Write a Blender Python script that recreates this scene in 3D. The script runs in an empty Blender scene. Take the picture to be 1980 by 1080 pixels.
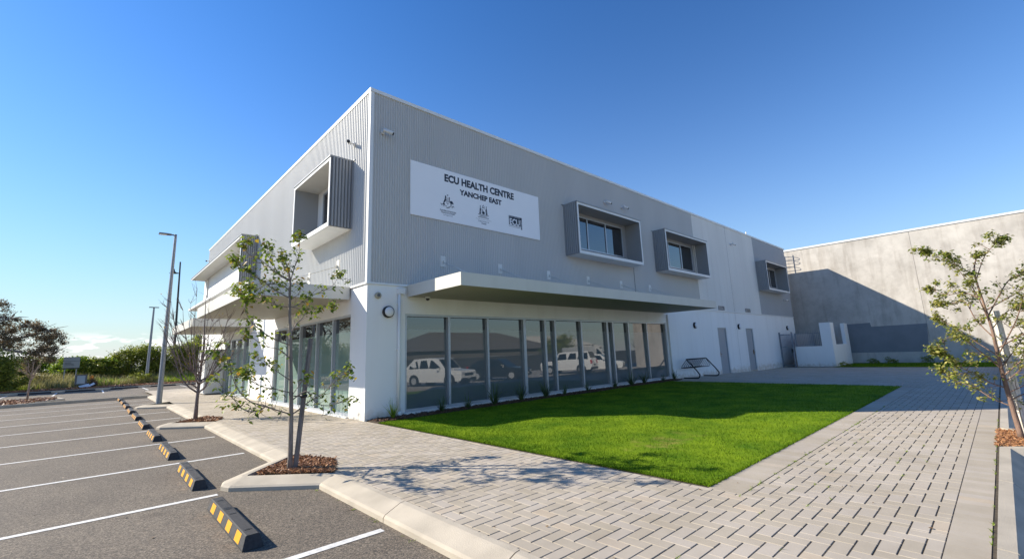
import bpy, bmesh, math, random
from mathutils import Vector, Matrix
R = math.radians
S = bpy.context.scene
# ---------------------------------------------------------------- camera
cam = bpy.data.objects.new("camera", bpy.data.cameras.new("camera"))
S.collection.objects.link(cam)
S.camera = cam
F, CY, PITCH, ROLL, YAW = 864.71, 523.675, 0.1799, 0.0374, 0.7506
cam.data.sensor_width = 36.0
cam.data.lens = 36.0 * F / 1980
cam.data.shift_y = (CY - 540) / 1980
cam.data.clip_end = 3000
cam.data.clip_start = 0.05
fw = Vector((math.sin(YAW) * math.cos(PITCH), math.cos(YAW) * math.cos(PITCH), math.sin(PITCH)))
rt = Vector((math.cos(YAW), -math.sin(YAW), 0))
dn = -(rt.cross(fw))
rt2 = math.cos(ROLL) * rt + math.sin(ROLL) * dn
dn2 = -math.sin(ROLL) * rt + math.cos(ROLL) * dn
cm = Matrix((rt2, -dn2, -fw)).transposed().to_4x4()
cm.translation = Vector((-3.3192 * 1.52, -7.1664 * 1.52, 1.52))
cam.matrix_world = cm
# ---------------------------------------------------------------- sky, sun, exposure
SUN_AZ, SUN_EL = R(-40), R(31)          # azimuth from +Y towards +X
world = bpy.data.worlds.new("World")
S.world = world
world.use_nodes = True
wn, wl = world.node_tree.nodes, world.node_tree.links
bg = wn["Background"]
sky = wn.new("ShaderNodeTexSky")
sky.sky_type = 'NISHITA'
sky.sun_disc = False
sky.sun_elevation = SUN_EL
sky.sun_rotation = SUN_AZ
sky.altitude = 0
sky.air_density = 1.0
sky.dust_density = 0.1
sky.ozone_density = 2.2
bg.inputs[1].default_value = 0.165
sun = bpy.data.objects.new("sun", bpy.data.lights.new("sun", 'SUN'))
S.collection.objects.link(sun)
sun.data.energy = 3.15
sun.data.angle = R(0.53)
sun.data.color = (1.0, 0.925, 0.79)
sd = Vector((math.sin(SUN_AZ) * math.cos(SUN_EL), math.cos(SUN_AZ) * math.cos(SUN_EL), math.sin(SUN_EL)))
sun.rotation_euler = sd.to_track_quat('Z', 'Y').to_euler()
S.view_settings.view_transform = 'Standard'
S.view_settings.look = 'None'
S.view_settings.gamma = 1
S.view_settings.exposure = 1.42
S.cycles.max_bounces = 6
S.cycles.diffuse_bounces = 3
S.cycles.glossy_bounces = 3
S.cycles.transparent_max_bounces = 6
# low cumulus near the horizon: noise in the sky's own directions
tc = wn.new("ShaderNodeTexCoord")
sep = wn.new("ShaderNodeSeparateXYZ")
wl.new(tc.outputs["Generated"], sep.inputs[0])
def wmath(op, a, b=None, c=None):
    n = wn.new("ShaderNodeMath"); n.operation = op
    for i, v in enumerate((a, b, c)):
        if v is None: continue
        if isinstance(v, (int, float)): n.inputs[i].default_value = v
        else: wl.new(v, n.inputs[i])
    return n.outputs[0]
mp = wn.new("ShaderNodeMapping"); mp.inputs["Scale"].default_value = (16, 16, 62)
wl.new(tc.outputs["Generated"], mp.inputs[0])
cn = wn.new("ShaderNodeTexNoise"); cn.inputs["Scale"].default_value = 1.0; cn.inputs["Detail"].default_value = 7; cn.inputs["Roughness"].default_value = 0.55
mp.inputs["Location"].default_value = (0.4, 0.0, 0.25)
wl.new(mp.outputs[0], cn.inputs[0])
def wstep(x, a, b):
    n = wn.new("ShaderNodeMapRange"); n.interpolation_type = 'SMOOTHSTEP'
    wl.new(x, n.inputs[0]); n.inputs[1].default_value = a; n.inputs[2].default_value = b
    return n.outputs[0]
z = sep.outputs[2]
band = wmath('MULTIPLY', wstep(z, 0.002, 0.016), wstep(z, 0.062, 0.034))
cl = wmath('MULTIPLY', wstep(wmath('ADD', cn.outputs[0], wmath('MULTIPLY', band, 0.04)), 0.52, 0.60), band)
cl = wmath('MULTIPLY', cl, wstep(sep.outputs[1], 0.93, 0.99))
mixc = wn.new("ShaderNodeMix"); mixc.data_type = 'RGBA'
hsv = wn.new("ShaderNodeHueSaturation"); hsv.inputs["Saturation"].default_value = 1.08; hsv.inputs["Hue"].default_value = 0.503; hsv.inputs["Value"].default_value = 1.0
bw = wn.new("ShaderNodeRGBToBW"); wl.new(sky.outputs[0], bw.inputs[0])
fac = wmath('DIVIDE', 1.2, wmath('ADD', 1.0, wmath('MULTIPLY', bw.outputs[0], 0.20)))
vm = wn.new("ShaderNodeVectorMath"); vm.operation = 'SCALE'; wl.new(sky.outputs[0], vm.inputs[0]); wl.new(fac, vm.inputs["Scale"])
def vscale(v, k):
    n = wn.new("ShaderNodeVectorMath"); n.operation = 'SCALE'; wl.new(v, n.inputs[0]); n.inputs["Scale"].default_value = k
    return n.outputs[0]
gm = wn.new("ShaderNodeGamma"); gm.inputs[1].default_value = 1.7
wl.new(vscale(vm.outputs[0], 1 / 3.4), gm.inputs[0])
tint = wn.new("ShaderNodeVectorMath"); tint.operation = 'MULTIPLY'; tint.inputs[1].default_value = (0.78, 0.85, 0.76)
wl.new(vscale(gm.outputs[0], 2.55), tint.inputs[0]); wl.new(tint.outputs[0], hsv.inputs["Color"])
hz = wmath('POWER', 2.718, wmath('MULTIPLY', wmath('MAXIMUM', z, 0.0), -5.6))
hz = wmath('MULTIPLY', hz, 0.9)
mh = wn.new("ShaderNodeMix"); mh.data_type = 'RGBA'
wl.new(hz, mh.inputs[0]); wl.new(hsv.outputs[0], mh.inputs[6]); mh.inputs[7].default_value = (1.68, 1.77, 2.06, 1)
wl.new(cl, mixc.inputs[0]); wl.new(mh.outputs[2], mixc.inputs[6]); mixc.inputs[7].default_value = (3.0, 3.0, 3.05, 1)
wl.new(mixc.outputs[2], bg.inputs[0])

# ---------------------------------------------------------------- materials
def mat(name, col, rough=0.6, metal=0.0, var=0.0, vscale=4.0, bump=0.0, bscale=60.0, spec=0.5, col2=None, thr=None, detail=5.0, ior=None, stretch=None):
    m = bpy.data.materials.new(name); m.use_nodes = True
    n, l = m.node_tree.nodes, m.node_tree.links
    b = n["Principled BSDF"]
    b.inputs["Base Color"].default_value = (*col, 1)
    b.inputs["Roughness"].default_value = rough
    b.inputs["Metallic"].default_value = metal
    b.inputs["Specular IOR Level"].default_value = spec
    if ior: b.inputs["IOR"].default_value = ior
    t = n.new("ShaderNodeTexCoord")
    src = t.outputs["Object"]
    if stretch:
        mpn = n.new("ShaderNodeMapping"); mpn.inputs["Scale"].default_value = stretch
        l.new(src, mpn.inputs[0]); src = mpn.outputs[0]
    if var or col2:
        no = n.new("ShaderNodeTexNoise"); no.inputs["Scale"].default_value = vscale; no.inputs["Detail"].default_value = detail
        l.new(src, no.inputs[0])
        cr = n.new("ShaderNodeValToRGB")
        lo, hi = thr or (0.35, 0.65)
        cr.color_ramp.elements[0].position = lo; cr.color_ramp.elements[1].position = hi
        c2 = col2 or tuple(c * (1 + var) for c in col)
        c1 = tuple(c * (1 - var) for c in col)
        cr.color_ramp.elements[0].color = (*c1, 1); cr.color_ramp.elements[1].color = (*c2, 1)
        l.new(no.outputs[0], cr.inputs[0]); l.new(cr.outputs[0], b.inputs["Base Color"])
    if bump:
        nb = n.new("ShaderNodeTexNoise"); nb.inputs["Scale"].default_value = bscale; nb.inputs["Detail"].default_value = 4
        l.new(t.outputs["Object"], nb.inputs[0])
        bp = n.new("ShaderNodeBump"); bp.inputs["Strength"].default_value = bump; bp.inputs["Distance"].default_value = 0.02
        l.new(nb.outputs[0], bp.inputs["Height"]); l.new(bp.outputs[0], b.inputs["Normal"])
    return m
def leafmat(name, c1, c2, trans=0.35):
    m = bpy.data.materials.new(name); m.use_nodes = True
    n, l = m.node_tree.nodes, m.node_tree.links
    b = n["Principled BSDF"]; b.inputs["Roughness"].default_value = 0.5
    g = n.new("ShaderNodeNewGeometry")
    cr = n.new("ShaderNodeValToRGB")
    cr.color_ramp.elements[0].color = (*c1, 1); cr.color_ramp.elements[1].color = (*c2, 1)
    l.new(g.outputs["Random Per Island"], cr.inputs[0]); l.new(cr.outputs[0], b.inputs["Base Color"])
    tr = n.new("ShaderNodeBsdfTranslucent"); l.new(cr.outputs[0], tr.inputs[0])
    mx = n.new("ShaderNodeMixShader"); mx.inputs[0].default_value = trans
    l.new(b.outputs[0], mx.inputs[1]); l.new(tr.outputs[0], mx.inputs[2])
    l.new(mx.outputs[0], n["Material Output"].inputs[0])
    return m
M = {}
M['clad'] = mat("grey_corrugated_steel", (0.535, 0.53, 0.51), 0.42, 0.0, 0.035, 0.7, spec=0.5, stretch=(1, 1, 0.15))
M['clad_hood'] = mat("grey_hood_steel", (0.30, 0.31, 0.32), 0.42, 0.0, 0.03, 0.9)
M['trim'] = mat("pale_grey_trim", (0.74, 0.745, 0.73), 0.45, 0.0, 0.03, 2)
M['white'] = mat("white_render", (0.84, 0.835, 0.81), 0.75, 0.0, 0.02, 0.8, bump=0.06, bscale=90, stretch=(1, 1, 0.4))
M['panel_white'] = mat("pale_painted_concrete", (0.72, 0.71, 0.67), 0.8, 0.0, 0.04, 0.6, bump=0.05, bscale=40, stretch=(1, 1, 0.4))
M['panel_grey'] = mat("blue_grey_painted_concrete", (0.36, 0.375, 0.39), 0.8, 0.0, 0.03, 0.6, bump=0.05, bscale=40)
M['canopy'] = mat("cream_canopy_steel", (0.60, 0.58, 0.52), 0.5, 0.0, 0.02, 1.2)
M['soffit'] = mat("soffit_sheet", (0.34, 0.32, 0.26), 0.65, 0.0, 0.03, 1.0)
M['alu'] = mat("pale_grey_aluminium", (0.43, 0.46, 0.50), 0.35, 0.3, 0.02, 3)
M['darkalu'] = mat("dark_grey_frame", (0.10, 0.105, 0.11), 0.4)
M['black'] = mat("black_plastic", (0.012, 0.012, 0.013), 0.5)
M['gal'] = mat("galvanised_steel", (0.24, 0.26, 0.29), 0.5, 0.5, 0.12, 14)
M['polewhite'] = mat("painted_white_metal", (0.70, 0.70, 0.69), 0.4)
M['doorgrey'] = mat("grey_door_paint", (0.33, 0.35, 0.37), 0.5, 0.0, 0.02, 3)
M['brass'] = mat("bronze_handle", (0.35, 0.19, 0.07), 0.35, 0.8)
M['roof'] = mat("roof_sheet", (0.45, 0.46, 0.47), 0.5)
M['concrete_wall'] = None
M['diffuser'] = mat("opal_diffuser", (0.74, 0.75, 0.76), 0.3)
M['sign'] = mat("white_sign_face", (0.86, 0.86, 0.87), 0.5, 0.0, 0.01, 2)
M['ink'] = mat("dark_navy_print", (0.010, 0.014, 0.03), 0.5)
M['signwhite'] = mat("white_print", (0.8, 0.81, 0.84), 0.5)
M['kerb'] = mat("pale_kerb_concrete", (0.45, 0.39, 0.305), 0.85, 0.0, 0.12, 2.2, bump=0.25, bscale=120, detail=8)
M['bed'] = mat("joint_sand", (0.07, 0.055, 0.038), 0.95, 0.0, 0.3, 20)
M['soil'] = mat("dark_soil", (0.055, 0.035, 0.022), 0.95, 0.0, 0.35, 25, bump=0.8, bscale=30)
M['bark'] = mat("grey_bark", (0.24, 0.20, 0.17), 0.9, 0.0, 0.25, 25, bump=0.5, bscale=80, stretch=(1, 1, 0.2))
M['twig'] = mat("grey_brown_twig_bark", (0.20, 0.155, 0.14), 0.9, 0.0, 0.3, 30, bump=0.4, bscale=80)
M['redbark'] = mat("red_brown_bark", (0.20, 0.125, 0.09), 0.8, 0.0, 0.3, 18, bump=0.4, bscale=60, stretch=(1, 1, 0.3))
M['stake'] = mat("weathered_stake_timber", (0.20, 0.175, 0.16), 0.9, 0.0, 0.3, 12, bump=0.5, bscale=60, stretch=(4, 4, 0.4))
M['stake2'] = mat("pale_stake_timber", (0.62, 0.57, 0.50), 0.9, 0.0, 0.25, 12, bump=0.5, bscale=60, stretch=(4, 4, 0.4))
M['rubber'] = mat("black_recycled_rubber", (0.035, 0.034, 0.036), 0.75, 0.0, 0.25, 30, bump=0.3, bscale=150)
M['yellow'] = mat("amber_reflective_patch", (0.82, 0.36, 0.008), 0.4, 0.0, 0.05, 20)
M['line'] = mat("white_road_paint", (0.68, 0.66, 0.62), 0.7, 0.0, 0.16, 26, detail=8)
M['leaf_g'] = leafmat("pear_leaf_green", (0.06, 0.12, 0.015), (0.30, 0.36, 0.04), 0.4)
M['leaf_y'] = leafmat("pear_leaf_yellow", (0.45, 0.36, 0.03), (0.55, 0.30, 0.05))
M['leaf_t'] = leafmat("leaf_olive_tan", (0.17, 0.19, 0.03), (0.52, 0.47, 0.14), 0.4)
M['leaf_gum'] = leafmat("gum_leaf_brown_green", (0.10, 0.09, 0.045), (0.36, 0.26, 0.16), 0.4)
M['leaf_bush'] = leafmat("bush_leaf", (0.09, 0.13, 0.018), (0.38, 0.40, 0.06), 0.45)
M['leaf_bright'] = leafmat("bright_weed_leaf", (0.10, 0.19, 0.015), (0.36, 0.45, 0.04), 0.4)
M['leaf_dark'] = leafmat("dark_strap_leaf", (0.03, 0.06, 0.015), (0.11, 0.17, 0.05), 0.2)
M['straw'] = leafmat("dry_grass", (0.20, 0.20, 0.06), (0.45, 0.38, 0.17), 0.3)
M['mulch'] = leafmat("bark_mulch_chips", (0.13, 0.045, 0.015), (0.46, 0.23, 0.10), 0.0)
M['carwhite'] = mat("white_car_paint", (0.78, 0.78, 0.77), 0.22)
M['cardark'] = mat("dark_car_paint", (0.02, 0.022, 0.026), 0.2)
M['vangrey'] = mat("grey_van_paint", (0.22, 0.23, 0.24), 0.35)
M['carglass'] = mat("tinted_car_glass", (0.01, 0.012, 0.014), 0.06)
M['tyre'] = mat("tyre_rubber", (0.02, 0.02, 0.02), 0.85)
M['rim'] = mat("alloy_rim", (0.42, 0.43, 0.44), 0.4, 0.1)
M['headlight'] = mat("headlight_lens", (0.55, 0.57, 0.6), 0.1)
M['taillight'] = mat("red_tail_lens", (0.5, 0.01, 0.01), 0.2)
M['plate'] = mat("number_plate_face", (0.6, 0.6, 0.58), 0.4)
M['housewall'] = mat("brown_grey_house_wall", (0.14, 0.125, 0.11), 0.8, 0.0, 0.08, 2)
M['houseroof'] = mat("grey_brown_house_roof", (0.17, 0.15, 0.135), 0.7, 0.0, 0.08, 2)
M['creamroof'] = mat("cream_house_roof", (0.62, 0.58, 0.50), 0.7, 0.0, 0.05, 2)
M['fencegrey'] = mat("charcoal_fence_steel", (0.06, 0.06, 0.062), 0.6)
M['orange'] = mat("orange_plastic", (0.75, 0.25, 0.02), 0.5)
M['slab'] = mat("broken_white_board", (0.7, 0.7, 0.69), 0.6, 0.0, 0.1, 5)

def dirty(m, z0=0.0, z1=0.45):
    """irregular splash dirt near the paving and faint drip streaks"""
    n, l = m.node_tree.nodes, m.node_tree.links
    b = n["Principled BSDF"]; src = b.inputs["Base Color"].links[0].from_socket
    t = n.new("ShaderNodeTexCoord"); sp = n.new("ShaderNodeSeparateXYZ"); l.new(t.outputs["Object"], sp.inputs[0])
    no = n.new("ShaderNodeTexNoise"); no.inputs["Scale"].default_value = 5; no.inputs["Detail"].default_value = 8; l.new(t.outputs["Object"], no.inputs[0])
    mr = n.new("ShaderNodeMapRange"); l.new(sp.outputs[2], mr.inputs[0]); mr.inputs[1].default_value = z0; mr.inputs[2].default_value = z1; mr.inputs[3].default_value = 0.30; mr.inputs[4].default_value = -0.25
    ad = n.new("ShaderNodeMath"); ad.operation = 'ADD'; l.new(no.outputs[0], ad.inputs[0]); l.new(mr.outputs[0], ad.inputs[1])
    r1 = n.new("ShaderNodeValToRGB"); r1.color_ramp.elements[0].position = 0.52; r1.color_ramp.elements[1].position = 0.85
    r1.color_ramp.elements[0].color = (1, 1, 1, 1); r1.color_ramp.elements[1].color = (0.74, 0.68, 0.60, 1); l.new(ad.outputs[0], r1.inputs[0])
    mp = n.new("ShaderNodeMapping"); mp.inputs["Scale"].default_value = (1, 1, 0.06); l.new(t.outputs["Object"], mp.inputs[0])
    n2 = n.new("ShaderNodeTexNoise"); n2.inputs["Scale"].default_value = 2.2; n2.inputs["Detail"].default_value = 6; l.new(mp.outputs[0], n2.inputs[0])
    r2 = n.new("ShaderNodeValToRGB"); r2.color_ramp.elements[0].position = 0.3; r2.color_ramp.elements[1].position = 0.48
    r2.color_ramp.elements[0].color = (0.95, 0.945, 0.935, 1); r2.color_ramp.elements[1].color = (1, 1, 1, 1); l.new(n2.outputs[0], r2.inputs[0])
    cur = src
    for o in (r1.outputs[0], r2.outputs[0]):
        x = n.new("ShaderNodeMix"); x.data_type = 'RGBA'; x.blend_type = 'MULTIPLY'; x.inputs[0].default_value = 1
        l.new(cur, x.inputs[6]); l.new(o, x.inputs[7]); cur = x.outputs[2]
    l.new(cur, b.inputs["Base Color"])
dirty(M['white']); dirty(M['panel_white'], -9, -8); dirty(M['canopy'], -9, -8)
def glassmat(name, base, ior=1.75, rough=0.015, c2=None):
    m = mat(name, base, rough, spec=0.5, ior=ior, var=0.06, vscale=0.5)
    n, l = m.node_tree.nodes, m.node_tree.links
    nb = n.new("ShaderNodeTexNoise"); nb.inputs["Scale"].default_value = 0.55; nb.inputs["Detail"].default_value = 1
    t = n.new("ShaderNodeTexCoord"); l.new(t.outputs["Object"], nb.inputs[0])
    bp = n.new("ShaderNodeBump"); bp.inputs["Strength"].default_value = 0.35; bp.inputs["Distance"].default_value = 0.004
    l.new(nb.outputs[0], bp.inputs["Height"]); l.new(bp.outputs[0], n["Principled BSDF"].inputs["Normal"])
    return m
M['glass'] = glassmat("dark_window_glass", (0.012, 0.015, 0.018), 2.1)
M['film'] = glassmat("frosted_film_shaded", (0.12, 0.14, 0.145), 2.0)  # frosted film, the front facade's shade put into its colour
M['film_sun'] = glassmat("green_frosted_film_sunlit", (0.20, 0.285, 0.25), 1.85)  # same film on the car park side, sunlit brightness put into its colour
M['hoodglass'] = glassmat("upper_window_glass", (0.010, 0.012, 0.016), 2.2)

def stained_concrete():
    m = bpy.data.materials.new("stained_precast_concrete"); m.use_nodes = True
    n, l = m.node_tree.nodes, m.node_tree.links
    b = n["Principled BSDF"]; b.inputs["Roughness"].default_value = 0.85
    t = n.new("ShaderNodeTexCoord")
    def noise(sc, stretch, det=8, ro=0.6):
        mpn = n.new("ShaderNodeMapping"); mpn.inputs["Scale"].default_value = stretch
        l.new(t.outputs["Object"], mpn.inputs[0])
        no = n.new("ShaderNodeTexNoise"); no.inputs["Scale"].default_value = sc; no.inputs["Detail"].default_value = det; no.inputs["Roughness"].default_value = ro
        l.new(mpn.outputs[0], no.inputs[0]); return no.outputs[0]
    def ramp(x, p0, c0, p1, c1):
        r = n.new("ShaderNodeValToRGB"); r.color_ramp.elements[0].position = p0; r.color_ramp.elements[1].position = p1
        r.color_ramp.elements[0].color = (*c0, 1); r.color_ramp.elements[1].color = (*c1, 1); l.new(x, r.inputs[0]); return r.outputs[0]
    def mul(a, c, f=1.0):
        x = n.new("ShaderNodeMix"); x.data_type = 'RGBA'; x.blend_type = 'MULTIPLY'; x.inputs[0].default_value = f
        l.new(a, x.inputs[6]); l.new(c, x.inputs[7]); return x.outputs[2]
    base = ramp(noise(0.35, (1, 1, 1)), 0.35, (0.45, 0.415, 0.37), 0.68, (0.60, 0.555, 0.495))
    blot = ramp(noise(1.5, (1, 1, 1), 10, 0.7), 0.38, (0.72, 0.71, 0.70), 0.55, (1, 1, 1))
    run = ramp(noise(2.2, (1, 1, 0.12), 6, 0.6), 0.36, (0.78, 0.76, 0.74), 0.5, (1, 1, 1))
    l.new(mul(mul(base, blot, 0.5), run, 0.75), b.inputs["Base Color"])
    return m
M['concrete_wall'] = stained_concrete()

def asphalt():
    m = bpy.data.materials.new("worn_asphalt"); m.use_nodes = True
    n, l = m.node_tree.nodes, m.node_tree.links
    b = n["Principled BSDF"]; b.inputs["Roughness"].default_value = 0.9
    t = n.new("ShaderNodeTexCoord")
    v = n.new("ShaderNodeTexVoronoi"); v.inputs["Scale"].default_value = 105
    l.new(t.outputs["Object"], v.inputs[0])
    r = n.new("ShaderNodeValToRGB")
    e = r.color_ramp.elements
    e[0].position = 0.0; e[0].color = (0.055, 0.049, 0.042, 1)
    e[1].position = 1.0; e[1].color = (0.28, 0.232, 0.175, 1)
    x = e.new(0.55); x.color = (0.138, 0.112, 0.083, 1)
    s = n.new("ShaderNodeSeparateColor"); l.new(v.outputs["Color"], s.inputs[0]); l.new(s.outputs[0], r.inputs[0])
    no = n.new("ShaderNodeTexNoise"); no.inputs["Scale"].default_value = 0.6; no.inputs["Detail"].default_value = 9; no.inputs["Roughness"].default_value = 0.62
    l.new(t.outputs["Object"], no.inputs[0])
    r2 = n.new("ShaderNodeValToRGB"); r2.color_ramp.elements[0].position = 0.35; r2.color_ramp.elements[1].position = 0.7
    r2.color_ramp.elements[0].color = (0.80, 0.78, 0.77, 1); r2.color_ramp.elements[1].color = (1.12, 1.10, 1.08, 1)
    l.new(no.outputs[0], r2.inputs[0])
    x = n.new("ShaderNodeMix"); x.data_type = 'RGBA'; x.blend_type = 'MULTIPLY'; x.inputs[0].default_value = 1
    l.new(r.outputs[0], x.inputs[6]); l.new(r2.outputs[0], x.inputs[7])
    n3 = n.new("ShaderNodeTexNoise"); n3.inputs["Scale"].default_value = 1.15; n3.inputs["Detail"].default_value = 3; n3.inputs["Distortion"].default_value = 0.6
    mp3 = n.new("ShaderNodeMapping"); mp3.inputs["Location"].default_value = (4.3, 1.7, 0); mp3.inputs["Scale"].default_value = (0.8, 1.3, 1)
    l.new(t.outputs["Object"], mp3.inputs[0]); l.new(mp3.outputs[0], n3.inputs[0])
    r3 = n.new("ShaderNodeValToRGB"); r3.color_ramp.elements[0].position = 0.62; r3.color_ramp.elements[1].position = 0.74
    r3.color_ramp.elements[0].color = (1, 1, 1, 1); r3.color_ramp.elements[1].color = (0.74, 0.72, 0.70, 1)
    l.new(n3.outputs[0], r3.inputs[0])
    x3 = n.new("ShaderNodeMix"); x3.data_type = 'RGBA'; x3.blend_type = 'MULTIPLY'; x3.inputs[0].default_value = 1
    l.new(x.outputs[2], x3.inputs[6]); l.new(r3.outputs[0], x3.inputs[7]); l.new(x3.outputs[2], b.inputs["Base Color"])
    bp = n.new("ShaderNodeBump"); bp.inputs["Strength"].default_value = 0.6; bp.inputs["Distance"].default_value = 0.004
    l.new(v.outputs["Distance"], bp.inputs["Height"]); l.new(bp.outputs[0], b.inputs["Normal"])
    return m
M['asphalt'] = asphalt()

def pavermat():
    m = bpy.data.materials.new("grey_concrete_pavers"); m.use_nodes = True
    n, l = m.node_tree.nodes, m.node_tree.links
    b = n["Principled BSDF"]; b.inputs["Roughness"].default_value = 0.85
    g = n.new("ShaderNodeNewGeometry")
    r = n.new("ShaderNodeValToRGB"); e = r.color_ramp.elements
    e[0].color = (0.405, 0.345, 0.262, 1); e[1].color = (0.455, 0.39, 0.30, 1)
    x1 = e.new(0.93); x1.color = (0.455, 0.395, 0.325, 1); e[2].color = (0.47, 0.385, 0.285, 1)
    l.new(g.outputs["Random Per Island"], r.inputs[0])
    t = n.new("ShaderNodeTexCoord")
    no = n.new("ShaderNodeTexNoise"); no.inputs["Scale"].default_value = 0.9; no.inputs["Detail"].default_value = 10; no.inputs["Roughness"].default_value = 0.68
    l.new(t.outputs["Object"], no.inputs[0])
    r2 = n.new("ShaderNodeValToRGB"); r2.color_ramp.elements[0].position = 0.32; r2.color_ramp.elements[1].position = 0.6
    r2.color_ramp.elements[0].color = (0.80, 0.79, 0.77, 1); r2.color_ramp.elements[1].color = (1.0, 1.0, 1.0, 1)
    l.new(no.outputs[0], r2.inputs[0])
    x = n.new("ShaderNodeMix"); x.data_type = 'RGBA'; x.blend_type = 'MULTIPLY'; x.inputs[0].default_value = 1
    l.new(r.outputs[0], x.inputs[6]); l.new(r2.outputs[0], x.inputs[7]); l.new(x.outputs[2], b.inputs["Base Color"])
    return m
M['paver'] = pavermat()

def lawnmat():
    m = bpy.data.materials.new("lawn_turf"); m.use_nodes = True
    n, l = m.node_tree.nodes, m.node_tree.links
    b = n["Principled BSDF"]; b.inputs["Roughness"].default_value = 0.9; b.inputs["Specular IOR Level"].default_value = 0.12
    t = n.new("ShaderNodeTexCoord")
    def noise(sc, det, loc=(0, 0, 0), st=(1, 1, 1)):
        mpn = n.new("ShaderNodeMapping"); mpn.inputs["Location"].default_value = loc; mpn.inputs["Scale"].default_value = st
        l.new(t.outputs["Object"], mpn.inputs[0])
        no = n.new("ShaderNodeTexNoise"); no.inputs["Scale"].default_value = sc; no.inputs["Detail"].default_value = det; no.inputs["Roughness"].default_value = 0.65
        l.new(mpn.outputs[0], no.inputs[0]); return no.outputs[0]
    r = n.new("ShaderNodeValToRGB"); e = r.color_ramp.elements
    e[0].position = 0.3; e[0].color = (0.065, 0.165, 0.006, 1)
    e[1].position = 0.72; e[1].color = (0.235, 0.36, 0.012, 1)
    l.new(noise(1.1, 10), r.inputs[0])
    # worn dry patch in the turf
    sp = n.new("ShaderNodeSeparateXYZ"); l.new(t.outputs["Object"], sp.inputs[0])
    def mth(op, a, c):
        k = n.new("ShaderNodeMath"); k.operation = op
        for i, v in enumerate((a, c)):
            if isinstance(v, (int, float)): k.inputs[i].default_value = v
            else: l.new(v, k.inputs[i])
        return k.outputs[0]
    dx = mth('DIVIDE', mth('SUBTRACT', sp.outputs[0], 1.9), 1.6); dy = mth('DIVIDE', mth('SUBTRACT', sp.outputs[1], -6.9), 0.75)
    d = mth('SQRT', mth('ADD', mth('MULTIPLY', dx, dx), mth('MULTIPLY', dy, dy)), 0)
    w = mth('SUBTRACT', mth('ADD', noise(3.2, 8, (3, 1, 0)), 0.02), mth('MULTIPLY', d, 0.22))
    r3 = n.new("ShaderNodeValToRGB"); r3.color_ramp.elements[0].position = 0.43; r3.color_ramp.elements[1].position = 0.60; r3.color_ramp.elements[1].color = (0.5, 0.5, 0.5, 1)
    l.new(w, r3.inputs[0])
    x = n.new("ShaderNodeMix"); x.data_type = 'RGBA'
    l.new(r3.outputs[0], x.inputs[0]); l.new(r.outputs[0], x.inputs[6]); x.inputs[7].default_value = (0.36, 0.30, 0.07, 1)
    g = n.new("ShaderNodeNewGeometry"); rr = n.new("ShaderNodeValToRGB")
    rr.color_ramp.elements[0].color = (0.42, 0.50, 0.5, 1); rr.color_ramp.elements[1].color = (1.35, 1.2, 1.6, 1)
    l.new(g.outputs["Random Per Island"], rr.inputs[0])
    xm = n.new("ShaderNodeMix"); xm.data_type = 'RGBA'; xm.blend_type = 'MULTIPLY'; xm.inputs[0].default_value = 1
    l.new(x.outputs[2], xm.inputs[6]); l.new(rr.outputs[0], xm.inputs[7]); x = xm
    l.new(x.outputs[2], b.inputs["Base Color"])
    tr = n.new("ShaderNodeBsdfTranslucent"); l.new(x.outputs[2], tr.inputs[0])
    mx = n.new("ShaderNodeMixShader"); mx.inputs[0].default_value = 0.3
    l.new(b.outputs[0], mx.inputs[1]); l.new(tr.outputs[0], mx.inputs[2]); l.new(mx.outputs[0], n["Material Output"].inputs[0])
    return m
M['lawn'] = lawnmat()

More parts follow.
